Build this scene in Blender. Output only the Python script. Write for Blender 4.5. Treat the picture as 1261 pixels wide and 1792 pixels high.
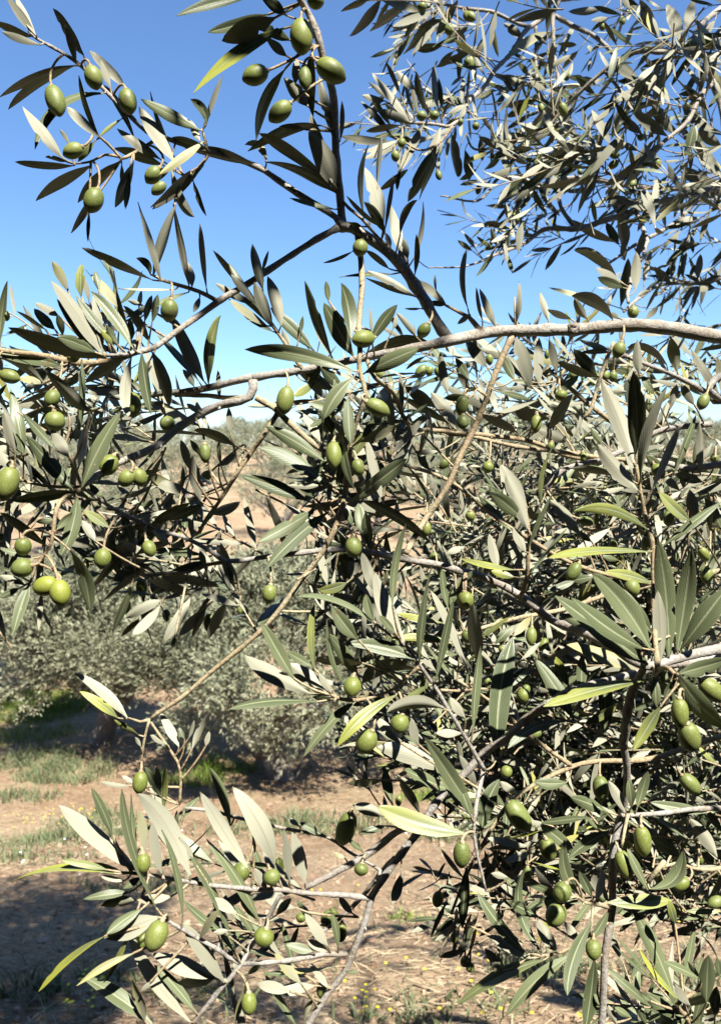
import bpy, math, random
import numpy as np
from mathutils import Vector

for _o in list(bpy.data.objects):
    bpy.data.objects.remove(_o)
scene = bpy.context.scene
RNG = np.random.default_rng(11)
random.seed(11)

# ---------------------------------------------------------------- camera
CAM_Z = 1.6
PITCH = math.radians(4.5)            # looking slightly down
FPX = 1350.0                         # focal length in photo pixels (photo 1261 x 1792)
cam_d = bpy.data.cameras.new('camera')
cam_d.sensor_fit = 'VERTICAL'
cam_d.sensor_height = 36.0
cam_d.sensor_width = 36.0
cam_d.lens = 36.0 * FPX / 1792.0
cam_d.clip_start = 0.02
cam_d.clip_end = 3000.0
cam_d.dof.use_dof = True
cam_d.dof.focus_distance = 0.66
cam_d.dof.aperture_fstop = 14.0
cam = bpy.data.objects.new('camera', cam_d)
cam.location = (0, 0, CAM_Z)
cam.rotation_euler = (math.radians(90) - PITCH, 0, 0)
scene.collection.objects.link(cam)
scene.camera = cam

# ---------------------------------------------------------------- sky and sun
SUN_EL = math.radians(56.0)
SUN_AZ = math.radians(150.0)         # clockwise from +Y (the view direction): behind the camera, to its right
SUN = np.array([math.sin(SUN_AZ) * math.cos(SUN_EL), math.cos(SUN_AZ) * math.cos(SUN_EL), math.sin(SUN_EL)])
world = bpy.data.worlds.new('World')
scene.world = world
world.use_nodes = True
nt = world.node_tree
nt.nodes.clear()
w_out = nt.nodes.new('ShaderNodeOutputWorld')
w_bg = nt.nodes.new('ShaderNodeBackground')
w_sky = nt.nodes.new('ShaderNodeTexSky')
w_sky.sky_type = 'NISHITA'
w_sky.sun_disc = False
w_sky.sun_elevation = SUN_EL
w_sky.sun_rotation = SUN_AZ
w_sky.altitude = 800
w_sky.air_density = 1.2
w_sky.dust_density = 0.3
w_sky.ozone_density = 10.0
w_bg.inputs['Strength'].default_value = 0.069
nt.links.new(w_sky.outputs[0], w_bg.inputs['Color'])
nt.links.new(w_bg.outputs[0], w_out.inputs['Surface'])
sun_d = bpy.data.lights.new('sun', 'SUN')
sun_d.energy = 5.0
sun_d.angle = math.radians(0.5)
sun_d.color = (1.0, 0.955, 0.88)
sun = bpy.data.objects.new('sun', sun_d)
sun.rotation_euler = Vector(SUN).to_track_quat('Z', 'Y').to_euler()
sun.location = (3, -8, 12)
scene.collection.objects.link(sun)
scene.view_settings.view_transform = 'Standard'
scene.view_settings.look = 'None'
scene.view_settings.gamma = 1.0
scene.view_settings.exposure = 1.6
scene.view_settings.use_curve_mapping = False
scene.cycles.diffuse_bounces = 1
scene.cycles.transmission_bounces = 2

# ---------------------------------------------------------------- helpers
CP, SP = math.cos(PITCH), math.sin(PITCH)
def P(x, y, d):
    """photo pixel and depth along the view axis -> world"""
    cx = (x - 630.5) / FPX * d
    cz = (896.0 - y) / FPX * d
    return np.array([cx, d * CP + cz * SP, CAM_Z - d * SP + cz * CP])
EYE = np.array([0, 0, CAM_Z])

def unit(v):
    n = np.linalg.norm(v)
    return v / n if n > 1e-12 else v

def link(name, mesh, parent=None, mats=(), loc=None):
    o = bpy.data.objects.new(name, mesh)
    scene.collection.objects.link(o)
    for m in mats:
        if mesh.materials.find(m.name) < 0:
            mesh.materials.append(m)
    if parent is not None:
        o.parent = parent
    if loc is not None:
        o.location = loc
    return o

def empty(name, loc=(0, 0, 0)):
    o = bpy.data.objects.new(name, None)
    o.empty_display_size = 0.1
    o.location = loc
    scene.collection.objects.link(o)
    return o

def tag(o, label=None, cat=None, group=None, kind=None):
    if label: o['label'] = label
    if cat: o['category'] = cat
    if group: o['group'] = group
    if kind: o['kind'] = kind
    return o

class Geo:
    """collects vertex / quad / triangle arrays with material index and a per-vertex colour"""
    def __init__(s):
        s.v, s.q, s.m, s.c, s.n = [], [], [], [], 0
    def add(s, v, q, m, c):
        v = np.asarray(v, dtype=np.float32).reshape(-1, 3)
        s.v.append(v)
        s.q.append(np.asarray(q, dtype=np.int64).reshape(-1, 4) + s.n)
        s.m.append(np.broadcast_to(np.asarray(m, dtype=np.int32), (len(s.q[-1]),)))
        c = np.asarray(c, dtype=np.float32)
        s.c.append(np.broadcast_to(c, (len(v), 4)))
        s.n += len(v)
    def mesh(s, name, smooth=True):
        v = np.concatenate(s.v); q = np.concatenate(s.q); m = np.concatenate(s.m); c = np.concatenate(s.c)
        me = bpy.data.meshes.new(name)
        me.vertices.add(len(v)); me.vertices.foreach_set('co', v.ravel())
        me.loops.add(len(q) * 4); me.loops.foreach_set('vertex_index', q.ravel().astype(np.int32))
        me.polygons.add(len(q))
        me.polygons.foreach_set('loop_start', np.arange(0, len(q) * 4, 4, dtype=np.int32))
        me.polygons.foreach_set('loop_total', np.full(len(q), 4, dtype=np.int32))
        me.polygons.foreach_set('material_index', m.astype(np.int32))
        me.polygons.foreach_set('use_smooth', np.full(len(q), smooth, dtype=bool))
        a = me.attributes.new('ld', 'FLOAT_COLOR', 'POINT')
        a.data.foreach_set('color', c.ravel())
        me.update(calc_edges=True)
        return me

# --- tubes -------------------------------------------------------
def smooth_path(pts, step):
    """Catmull-Rom through rows of pts (any number of columns), resampled about every `step` (3D length)"""
    p = np.asarray(pts, dtype=float)
    if len(p) == 2:
        n = max(2, int(np.linalg.norm(p[1, :3] - p[0, :3]) / step) + 1)
        t = np.linspace(0, 1, n)[:, None]
        return p[0] * (1 - t) + p[1] * t
    e = np.vstack([2 * p[0] - p[1], p, 2 * p[-1] - p[-2]])
    out = []
    for i in range(1, len(e) - 2):
        n = max(1, int(np.linalg.norm(e[i + 1, :3] - e[i, :3]) / step))
        for k in range(n):
            t = k / n
            a, b, c, d = e[i - 1], e[i], e[i + 1], e[i + 2]
            out.append(0.5 * (2 * b + (c - a) * t + (2 * a - 5 * b + 4 * c - d) * t * t + (3 * b - a - 3 * c + d) * t ** 3))
    out.append(p[-1])
    return np.array(out)

def tube(geo, pts, rad, sides=8, mat=0, col=(0.5, 0.5, 0.5, 0), cap=True, bump=0.0, rng=None):
    pts = np.asarray(pts, float); rad = np.asarray(rad, float)
    n = len(pts)
    tan = np.gradient(pts, axis=0)
    tan /= np.maximum(np.linalg.norm(tan, axis=1, keepdims=True), 1e-12)
    up = np.array([0, 0, 1.0]) if abs(tan[0, 2]) < 0.9 else np.array([1.0, 0, 0])
    s = unit(np.cross(tan[0], up))
    ang = np.linspace(0, 2 * math.pi, sides, endpoint=False)
    V = np.zeros((n, sides, 3))
    for i in range(n):
        s = unit(s - tan[i] * np.dot(s, tan[i]))
        b = np.cross(tan[i], s)
        r = rad[i]
        if bump and rng is not None:
            rr = r * (1 + bump * rng.normal(0, 1, sides))
        else:
            rr = np.full(sides, r)
        V[i] = pts[i] + np.outer(np.cos(ang) * rr, s) + np.outer(np.sin(ang) * rr, b)
    i, j = np.meshgrid(np.arange(n - 1), np.arange(sides), indexing='ij')
    j2 = (j + 1) % sides
    q = np.stack([i * sides + j, i * sides + j2, (i + 1) * sides + j2, (i + 1) * sides + j], -1).reshape(-1, 4)
    V = V.reshape(-1, 3)
    if cap:
        for row, sign in ((0, -1), (n - 1, 1)):
            c = len(V)
            V = np.vstack([V, pts[row] + sign * tan[row] * rad[row] * 0.3])
            e = []
            for k in range(0, sides, 2):
                a0, a1, a2 = row * sides + k, row * sides + (k + 1) % sides, row * sides + (k + 2) % sides
                e.append([c, a2, a1, a0] if row == 0 else [c, a0, a1, a2])
            q = np.vstack([q, e])
    geo.add(V, q, mat, col)

# --- leaves ------------------------------------------------------
def leaves(geo, p0, pm, p1, width, nrm, rnd, yel, nseg=10, ncr=4, fold=0.18, twist=0.0, m_top=0, m_bot=1, thick=0.00035):
    """N leaf blades: closed two-sheet lanceolate blades along quadratic curves p0-pm-p1; nrm = direction of the upper face"""
    p0, pm, p1, nrm = [np.asarray(a, float).reshape(-1, 3) for a in (p0, pm, p1, nrm)]
    N = len(p0)
    width = np.broadcast_to(np.asarray(width, float), (N,)); rnd = np.broadcast_to(np.asarray(rnd, float), (N,))
    yel = np.broadcast_to(np.asarray(yel, float), (N,)); fold = np.broadcast_to(np.asarray(fold, float), (N,))
    twist = np.broadcast_to(np.asarray(twist, float), (N,))
    v = np.linspace(0, 1, nseg + 1)
    v = v + 0.035 * np.sin(2 * math.pi * v)
    t = v[None, :, None]
    C = (1 - t) ** 2 * p0[:, None] + 2 * t * (1 - t) * pm[:, None] + t * t * p1[:, None]
    T = 2 * (1 - t) * (pm - p0)[:, None] + 2 * t * (p1 - pm)[:, None]
    T /= np.maximum(np.linalg.norm(T, axis=2, keepdims=True), 1e-9)
    Nn = nrm[:, None] - T * np.sum(nrm[:, None] * T, 2, keepdims=True)
    Nn /= np.maximum(np.linalg.norm(Nn, axis=2, keepdims=True), 1e-9)
    S = np.cross(T, Nn)
    ta = (twist[:, None] * (v[None] - 0.4))[..., None]
    Nn, S = Nn * np.cos(ta) + S * np.sin(ta), S * np.cos(ta) - Nn * np.sin(ta)
    prof = np.maximum(np.sin(math.pi * np.clip((v - 0.04) / 0.96, 0, 1) ** 0.95), 0) ** 0.66
    prof = np.maximum(prof, np.where(v < 0.12, 0.12, 0.0))
    prof[-1] = 0.03
    hw = 0.5 * width[:, None] * prof[None]
    # slightly wavy outline
    hw = hw * (1 + 0.05 * np.sin(v[None] * 9 + rnd[:, None] * 40))
    u = np.linspace(-1, 1, ncr + 1)
    # some blades are nibbled on one side
    nib = (rnd * 97 % 1 < 0.16)[:, None] * np.exp(-((v[None] - 0.3 - 0.5 * (rnd * 31 % 1)[:, None]) / 0.035) ** 2) * 0.55
    hw3 = hw[..., None] * (1 - nib[..., None] * (u[None, None] > 0.3))
    lift = fold[:, None, None] * (np.abs(u)[None, None] ** 1.4) - 0.16 * np.maximum(np.abs(u) - 0.7, 0)[None, None] * 2
    base = C[:, :, None] + S[:, :, None] * (hw3 * u[None, None])[..., None] + Nn[:, :, None] * (hw3 * lift)[..., None]
    off = thick * (1 - u ** 2) * 0.9 + 0.00002
    groove = 1 - 0.6 * np.exp(-(u / 0.12) ** 2)
    top = base + Nn[:, :, None] * (off * groove)[None, None, :, None]
    bot = base - Nn[:, :, None] * (off)[None, None, :, None]
    R, K = nseg + 1, ncr + 1
    i, j = np.meshgrid(np.arange(nseg), np.arange(ncr), indexing='ij')
    qt = np.stack([i * K + j, i * K + j + 1, (i + 1) * K + j + 1, (i + 1) * K + j], -1).reshape(-1, 4)
    qb = qt[:, ::-1] + R * K
    col = np.zeros((N, 2, R, K, 4), np.float32)
    col[..., 0] = u[None, None, None] * 0.5 + 0.5
    col[..., 1] = v[None, None, :, None]
    col[..., 2] = rnd[:, None, None, None]
    col[..., 3] = yel[:, None, None, None]
    V = np.stack([top, bot], 1).reshape(-1, 3)
    q1 = np.vstack([qt, qb])
    Q = (q1[None] + (np.arange(N) * 2 * R * K)[:, None, None]).reshape(-1, 4)
    M = np.tile(np.concatenate([np.full(len(qt), m_top), np.full(len(qb), m_bot)]), N)
    geo.add(V, Q, M, col.reshape(-1, 4))

# ---------------------------------------------------------------- materials
def newmat(name):
    m = bpy.data.materials.new(name)
    m.use_nodes = True
    t = m.node_tree
    b = t.nodes['Principled BSDF']
    return m, t, b, t.nodes, t.links

def node(t, kind, **kw):
    n = t.nodes.new(kind)
    for k, v in kw.items():
        setattr(n, k, v)
    return n

def mathn(t, op, a, b=None, clamp=False):
    n = t.nodes.new('ShaderNodeMath'); n.operation = op; n.use_clamp = clamp
    for i, x in enumerate((a, b)):
        if x is None: continue
        if isinstance(x, (int, float)): n.inputs[i].default_value = x
        else: t.links.new(x, n.inputs[i])
    return n.outputs[0]

def mixc(t, fac, a, b, mode='MIX'):
    n = t.nodes.new('ShaderNodeMix'); n.data_type = 'RGBA'; n.blend_type = mode
    for sock, x in ((n.inputs[0], fac), (n.inputs[6], a), (n.inputs[7], b)):
        if isinstance(x, (int, float)): sock.default_value = x
        elif isinstance(x, tuple): sock.default_value = (*x, 1)
        else: t.links.new(x, sock)
    return n.outputs[2]

def ramp(t, fac, stops):
    n = t.nodes.new('ShaderNodeValToRGB')
    e = n.color_ramp.elements
    while len(e) < len(stops): e.new(0.5)
    for k, (p, c) in enumerate(stops):
        e[k].position = p; e[k].color = (*c, 1) if isinstance(c, tuple) else (c, c, c, 1)
    t.links.new(fac, n.inputs[0])
    return n.outputs[0]

def noise(t, vec, scale, detail=4, rough=0.55, dist=0.0):
    n = t.nodes.new('ShaderNodeTexNoise')
    n.inputs['Scale'].default_value = scale; n.inputs['Detail'].default_value = detail
    n.inputs['Roughness'].default_value = rough; n.inputs['Distortion'].default_value = dist
    if vec is not None: t.links.new(vec, n.inputs['Vector'])
    return n.outputs['Fac']

def leaf_material(name, dark, light, rib, yellow, rough, coat, transl, spots=True):
    m, t, b, N, L = newmat(name)
    at = node(t, 'ShaderNodeAttribute', attribute_name='ld')
    sep = node(t, 'ShaderNodeSeparateColor'); L.new(at.outputs['Color'], sep.inputs[0])
    u, v, r, y = sep.outputs[0], sep.outputs[1], sep.outputs[2], at.outputs['Alpha']
    geo = node(t, 'ShaderNodeNewGeometry')
    n1 = noise(t, geo.outputs['Position'], 60, 3)
    n2 = noise(t, geo.outputs['Position'], 900, 3)
    fac = mathn(t, 'ADD', mathn(t, 'MULTIPLY', r, 0.75), mathn(t, 'MULTIPLY', n1, 0.35))
    col = mixc(t, fac, dark, light)
    du = mathn(t, 'ABSOLUTE', mathn(t, 'SUBTRACT', u, 0.5))
    # side veins: faint oblique stripes
    sv = mathn(t, 'SINE', mathn(t, 'MULTIPLY', mathn(t, 'SUBTRACT', v, mathn(t, 'MULTIPLY', du, 0.5)), 95.0))
    col = mixc(t, mathn(t, 'MULTIPLY', mathn(t, 'MULTIPLY', mathn(t, 'ADD', sv, 1.0), 0.5), 0.10), col, rib)
    ribf = mathn(t, 'MULTIPLY', ramp(t, du, [(0.0, 1.0), (0.035, 0.8), (0.06, 0.0)]), 0.9)
    col = mixc(t, ribf, col, rib)
    edge = mathn(t, 'MULTIPLY', ramp(t, du, [(0.455, 0.0), (0.5, 1.0)]), 0.35)
    col = mixc(t, edge, col, rib)
    # yellowing from edge and tip
    yf = mathn(t, 'MULTIPLY', y, ramp(t, mathn(t, 'ADD', mathn(t, 'MULTIPLY', v, 0.5), mathn(t, 'ADD', mathn(t, 'MULTIPLY', du, 0.8), mathn(t, 'MULTIPLY', n1, 0.5))), [(0.42, 0.1), (0.8, 1.0)]), True)
    col = mixc(t, yf, col, yellow)
    if spots:
        vr = node(t, 'ShaderNodeTexVoronoi'); vr.inputs['Scale'].default_value = 260; L.new(geo.outputs['Position'], vr.inputs['Vector'])
        sp = mathn(t, 'MULTIPLY', mathn(t, 'LESS_THAN', vr.outputs['Distance'], 0.16), mathn(t, 'GREATER_THAN', n1, 0.62))
        col = mixc(t, mathn(t, 'MULTIPLY', sp, 0.5), col, (0.35, 0.33, 0.2))
        br = mathn(t, 'MULTIPLY', mathn(t, 'GREATER_THAN', noise(t, geo.outputs['Position'], 95, 3), 0.72), 0.7)
        col = mixc(t, br, col, (0.14, 0.085, 0.04))
    # brown dry tip
    tipb = mathn(t, 'MULTIPLY', ramp(t, v, [(0.955, 0.0), (0.99, 1.0)]), mathn(t, 'GREATER_THAN', r, 0.6))
    col = mixc(t, mathn(t, 'MULTIPLY', tipb, 0.8), col, (0.09, 0.055, 0.03))
    L.new(col, b.inputs['Base Color'])
    rg = mathn(t, 'ADD', rough, mathn(t, 'MULTIPLY', mathn(t, 'SUBTRACT', n1, 0.5), 0.25))
    L.new(rg, b.inputs['Roughness'])
    b.inputs['Specular IOR Level'].default_value = coat
    bp = node(t, 'ShaderNodeBump'); bp.inputs['Strength'].default_value = 0.25; bp.inputs['Distance'].default_value = 0.0003
    L.new(mathn(t, 'ADD', n2, mathn(t, 'MULTIPLY', sv, 0.25)), bp.inputs['Height']); L.new(bp.outputs[0], b.inputs['Normal'])
    tr = node(t, 'ShaderNodeBsdfTranslucent'); L.new(mixc(t, 1.0, col, (0.75, 1.0, 0.25), 'MULTIPLY'), tr.inputs['Color'])
    mx = node(t, 'ShaderNodeMixShader'); mx.inputs[0].default_value = transl
    L.new(b.outputs[0], mx.inputs[1]); L.new(tr.outputs[0], mx.inputs[2])
    L.new(mx.outputs[0], N['Material Output'].inputs['Surface'])
    return m

M_TOP = leaf_material('olive_leaf_upper', (0.046, 0.062, 0.028), (0.120, 0.140, 0.068), (0.25, 0.265, 0.16), (0.28, 0.295, 0.035), 0.44, 0.36, 0.06)
M_BOT = leaf_material('olive_leaf_under', (0.190, 0.190, 0.138), (0.320, 0.315, 0.236), (0.225, 0.215, 0.15), (0.32, 0.30, 0.05), 0.62, 0.22, 0.05, spots=False)

def bark_material(name, a, b_, c, scale=1.0):
    m, t, b, N, L = newmat(name)
    tc = node(t, 'ShaderNodeTexCoord')
    n1 = noise(t, tc.outputs['Object'], 45 * scale, 5, 0.6)
    n2 = noise(t, tc.outputs['Object'], 420 * scale, 4, 0.65)
    n3 = noise(t, tc.outputs['Object'], 14 * scale, 3)
    col = mixc(t, ramp(t, n1, [(0.35, 0.0), (0.65, 1.0)]), a, b_)
    col = mixc(t, ramp(t, n3, [(0.42, 0.0), (0.62, 0.9)]), col, c)
    col = mixc(t, mathn(t, 'MULTIPLY', ramp(t, n2, [(0.5, 0.0), (0.72, 1.0)]), 0.8), col, (0.07, 0.05, 0.035))
    vr = node(t, 'ShaderNodeTexVoronoi'); vr.inputs['Scale'].default_value = 330 * scale; L.new(tc.outputs['Object'], vr.inputs['Vector'])
    col = mixc(t, mathn(t, 'MULTIPLY', mathn(t, 'LESS_THAN', vr.outputs['Distance'], 0.2), 0.4), col, (0.50, 0.46, 0.38))
    L.new(col, b.inputs['Base Color'])
    b.inputs['Roughness'].default_value = 0.72
    b.inputs['Specular IOR Level'].default_value = 0.25
    bp = node(t, 'ShaderNodeBump'); bp.inputs['Strength'].default_value = 1.0; bp.inputs['Distance'].default_value = 0.002 / scale
    L.new(mathn(t, 'ADD', n1, mathn(t, 'MULTIPLY', n2, 0.5)), bp.inputs['Height']); L.new(bp.outputs[0], b.inputs['Normal'])
    return m
M_BARK = bark_material('young_olive_bark', (0.215, 0.178, 0.135), (0.33, 0.308, 0.270), (0.27, 0.255, 0.23))
M_TWIG = bark_material('green_twig', (0.30, 0.235, 0.135), (0.28, 0.205, 0.125), (0.34, 0.295, 0.185))
M_TRUNK = bark_material('old_olive_bark', (0.12, 0.095, 0.07), (0.24, 0.21, 0.175), (0.17, 0.15, 0.125), 0.08)

def olive_material():
    m, t, b, N, L = newmat('green_olive_skin')
    at = node(t, 'ShaderNodeAttribute', attribute_name='ld')
    sep = node(t, 'ShaderNodeSeparateColor'); L.new(at.outputs['Color'], sep.inputs[0])
    geo = node(t, 'ShaderNodeNewGeometry')
    n1 = noise(t, geo.outputs['Position'], 130, 3)
    col = mixc(t, mathn(t, 'ADD', mathn(t, 'MULTIPLY', sep.outputs[2], 0.7), mathn(t, 'MULTIPLY', n1, 0.4)), (0.072, 0.098, 0.022), (0.135, 0.160, 0.044))
    col = mixc(t, at.outputs['Alpha'], col, (0.26, 0.28, 0.03))
    vr = node(t, 'ShaderNodeTexVoronoi'); vr.inputs['Scale'].default_value = 800; L.new(geo.outputs['Position'], vr.inputs['Vector'])
    col = mixc(t, mathn(t, 'MULTIPLY', mathn(t, 'LESS_THAN', vr.outputs['Distance'], 0.27), 0.42), col, (0.32, 0.34, 0.16))
    bl = noise(t, geo.outputs['Position'], 260, 4)
    col = mixc(t, mathn(t, 'MULTIPLY', ramp(t, bl, [(0.60, 0.0), (0.75, 1.0)]), 0.45), col, (0.22, 0.25, 0.13))
    sc_ = noise(t, geo.outputs['Position'], 75, 4)
    col = mixc(t, mathn(t, 'MULTIPLY', ramp(t, sc_, [(0.66, 0.0), (0.70, 1.0)]), 0.7), col, (0.10, 0.075, 0.035))
    tip = ramp(t, sep.outputs[1], [(0.93, 0.0), (1.0, 0.8)])
    col = mixc(t, tip, col, (0.16, 0.14, 0.05))
    L.new(col, b.inputs['Base Color'])
    b.inputs['Roughness'].default_value = 0.40
    L.new(mathn(t, 'ADD', 0.36, mathn(t, 'MULTIPLY', bl, 0.3)), b.inputs['Roughness'])
    b.inputs['Specular IOR Level'].default_value = 0.4
    bp = node(t, 'ShaderNodeBump'); bp.inputs['Strength'].default_value = 0.15; bp.inputs['Distance'].default_value = 0.0006
    L.new(n1, bp.inputs['Height']); L.new(bp.outputs[0], b.inputs['Normal'])
    return m
M_OLIVE = olive_material()
# ================================================================ ground
def gz(x, y):
    x = np.asarray(x, float); y = np.asarray(y, float)
    yy = np.array([-60, -6, 0, 1.5, 3, 6, 9, 12, 18, 30, 45, 60, 80, 110, 150, 220, 600])
    zz = np.array([2.5, 0.6, 0.0, -0.15, -0.45, -1.55, -2.35, -2.55, -2.6, -2.45, -2.3, -1.6, -0.2, 1.4, 2.6, 3.4, 4.0])
    z = np.interp(y, yy, zz)
    f = np.clip((y - 2) / 10, 0, 1)
    z = z + 0.06 * np.sin(x * 0.9 + y * 0.35) * f + 0.05 * np.sin(y * 1.3 - x * 0.5) * f
    z = z + 0.8 * np.sin(x * 0.03 + 1.0) * np.clip((y - 40) / 60, 0, 1)
    z = z + 0.025 * np.sin(3.1 * x + 1.7 * np.sin(2.3 * y)) * np.sin(2.7 * y + x) + 0.012 * np.sin(9.1 * x + 4 * np.sin(3 * y)) * np.sin(8.3 * y)
    return z

def axis(fine0, fine1, step, far0, far1, g=1.13):
    a = list(np.arange(fine0, fine1 + 1e-6, step)); s = step
    while a[-1] < far1:
        s *= g; a.append(a[-1] + s)
    s = step; b = []
    x = fine0
    while x > far0:
        s *= g; x -= s; b.append(x)
    return np.array(b[::-1] + a)
gx = axis(-4.5, 4.5, 0.07, -600, 600)
gy = axis(1.8, 9.0, 0.07, -60, 600)
X, Y = np.meshgrid(gx, gy)
Z = gz(X, Y) + RNG.normal(0, 0.008, X.shape)
geo = Geo()
K = len(gx)
i, j = np.meshgrid(np.arange(len(gy) - 1), np.arange(K - 1), indexing='ij')
geo.add(np.stack([X, Y, Z], -1), np.stack([i * K + j, i * K + j + 1, (i + 1) * K + j + 1, (i + 1) * K + j], -1), 0, (0, 0, 0, 0))
m, t, b, N, L = newmat('dry_red_earth')
g = node(t, 'ShaderNodeNewGeometry'); pos = g.outputs['Position']
nA = noise(t, pos, 0.7, 5, 0.6); nB = noise(t, pos, 5.5, 6, 0.65); nC = noise(t, pos, 45, 5, 0.7); nD = noise(t, pos, 0.22, 4, 0.6)
st = node(t, 'ShaderNodeMapping'); st.inputs['Scale'].default_value = (3.0, 22.0, 8.0); st.inputs['Rotation'].default_value = (0, 0, 0.3); L.new(pos, st.inputs['Vector'])
nS = noise(t, st.outputs[0], 3.0, 6, 0.7, 1.2)
col = mixc(t, ramp(t, nB, [(0.3, 0.0), (0.7, 1.0)]), (0.178, 0.110, 0.062), (0.285, 0.192, 0.116))
col = mixc(t, ramp(t, nA, [(0.40, 0.0), (0.65, 0.75)]), col, (0.335, 0.255, 0.160))
col = mixc(t, ramp(t, nS, [(0.50, 0.0), (0.68, 0.8)]), col, (0.43, 0.345, 0.225))
col = mixc(t, mathn(t, 'MULTIPLY', ramp(t, nC, [(0.50, 0.0), (0.66, 1.0)]), 0.75), col, (0.105, 0.062, 0.036))
col = mixc(t, ramp(t, nD, [(0.56, 0.0), (0.72, 0.55)]), col, (0.19, 0.18, 0.085))
L.new(col, b.inputs['Base Color']); b.inputs['Roughness'].default_value = 0.95; b.inputs['Specular IOR Level'].default_value = 0.1
bp = node(t, 'ShaderNodeBump'); bp.inputs['Strength'].default_value = 0.9; bp.inputs['Distance'].default_value = 0.03
L.new(mathn(t, 'ADD', nB, mathn(t, 'ADD', mathn(t, 'MULTIPLY', nC, 0.5), mathn(t, 'MULTIPLY', nS, 0.4))), bp.inputs['Height']); L.new(bp.outputs[0], b.inputs['Normal'])
M_EARTH = m
ground = link('ground', geo.mesh('ground'), mats=[M_EARTH])
tag(ground, 'dry reddish brown earth of the olive grove strewn with straw', 'ground', kind='structure')

# ---- plain coloured plant materials (per-plant tone in the vertex attribute)
def plant_material(name, a, b_, rough=0.75, transl=0.15):
    m, t, b, N, L = newmat(name)
    at = node(t, 'ShaderNodeAttribute', attribute_name='ld')
    sep = node(t, 'ShaderNodeSeparateColor'); L.new(at.outputs['Color'], sep.inputs[0])
    col = mixc(t, sep.outputs[2], a, b_)
    L.new(col, b.inputs['Base Color']); b.inputs['Roughness'].default_value = rough; b.inputs['Specular IOR Level'].default_value = 0.25
    tr = node(t, 'ShaderNodeBsdfTranslucent'); L.new(col, tr.inputs['Color'])
    mx = node(t, 'ShaderNodeMixShader'); mx.inputs[0].default_value = transl
    L.new(b.outputs[0], mx.inputs[1]); L.new(tr.outputs[0], mx.inputs[2]); L.new(mx.outputs[0], N['Material Output'].inputs['Surface'])
    return m
M_STRAW = plant_material('dry_straw', (0.15, 0.10, 0.055), (0.47, 0.385, 0.25))
M_GRASS = plant_material('green_grass', (0.065, 0.115, 0.016), (0.19, 0.27, 0.04))
M_WEED = plant_material('grey_green_weed', (0.075, 0.10, 0.04), (0.19, 0.21, 0.11))
M_YEL = plant_material('yellow_petal', (0.60, 0.50, 0.03), (0.75, 0.65, 0.05))
M_WHITE = plant_material('white_petal', (0.65, 0.65, 0.60), (0.78, 0.78, 0.74))
M_SOIL = plant_material('dry_clod', (0.17, 0.10, 0.06), (0.36, 0.25, 0.17), 0.95, 0.0)

def blades(geo, p, d, h, w, bend, rnd, mat=0):
    """N grass blades: p base, d unit lean direction (horizontal), h height, w width; 3-row tapering strips"""
    N = len(p)
    up = np.array([0, 0, 1.0])
    side = np.stack([-d[:, 1], d[:, 0], np.zeros(N)], 1)
    ph = RNG.uniform(0, 6.28, N); s2 = np.stack([np.cos(ph), np.sin(ph), np.zeros(N)], 1)
    side = side * 0.4 + s2 * 0.8; side /= np.linalg.norm(side, axis=1, keepdims=True)
    rows = []
    for k, (f, ww) in enumerate(((0, 1.0), (0.55, 0.75), (1.0, 0.08))):
        c = p + up * (h * f * (1 - 0.25 * bend * f))[:, None] + d * (h * bend * f * f)[:, None]
        rows += [c - side * (w * ww / 2)[:, None], c + side * (w * ww / 2)[:, None]]
    V = np.stack(rows, 1)
    q = np.array([[0, 1, 3, 2], [2, 3, 5, 4]])
    Q = q[None] + (np.arange(N) * 6)[:, None, None]
    c = np.zeros((N, 6, 4), np.float32); c[..., 2] = rnd[:, None]
    geo.add(V, Q, mat, c.reshape(-1, 4))

def rdir(n):
    a = RNG.uniform(0, 2 * math.pi, n)
    return np.stack([np.cos(a), np.sin(a), np.zeros(n)], 1)

def on_ground(x, y, dz=0.0):
    return np.stack([x, y, gz(x, y) + dz], 1)

def gpix(px, py):
    """where the view ray through a photo pixel meets the ground"""
    d0 = P(px, py, 1.0) - EYE
    s = np.linspace(1.5, 160, 6000)
    pts = EYE + d0 * s[:, None]
    k = np.argmax(pts[:, 2] <= gz(pts[:, 0], pts[:, 1]))
    return pts[k]

# ---- straw lying on the earth
n = 46000
yv = 2.0 + 9.0 * RNG.random(n) ** 1.5
xv = (RNG.random(n) * 2 - 1) * (1.0 + 0.62 * yv)
keep = (np.sin(1.3 * xv + 2.0 * np.sin(0.9 * yv)) + RNG.normal(0, 0.8, n)) > -0.25
xv, yv = xv[keep], yv[keep]; n = len(xv)
geo = Geo()
a = RNG.normal(0.05, 0.55, n); ln = RNG.uniform(0.015, 0.11, n) * RNG.uniform(.35, 1, n)
p = on_ground(xv, yv, RNG.uniform(0.006, 0.016, n))
d = np.stack([np.cos(a), np.sin(a), RNG.normal(0, 0.12, n)], 1)
s = np.stack([-np.sin(a), np.cos(a), np.zeros(n)], 1); wd = RNG.uniform(0.0007, 0.0022, n)
up = np.array([0, 0, 1.0])
e0, e1 = p - d * ln[:, None] / 2, p + d * ln[:, None] / 2
V = np.stack([e0 - s * wd[:, None], e0 + s * wd[:, None], e1 + s * wd[:, None], e1 - s * wd[:, None],
              e0 + up * wd[:, None], e1 + up * wd[:, None]], 1)
q = np.array([[0, 3, 5, 4], [1, 4, 5, 2]])
c = np.zeros((n, 6, 4), np.float32); c[..., 2] = RNG.random(n)[:, None]
geo.add(V, q[None] + (np.arange(n) * 6)[:, None, None], 0, c.reshape(-1, 4))
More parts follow.
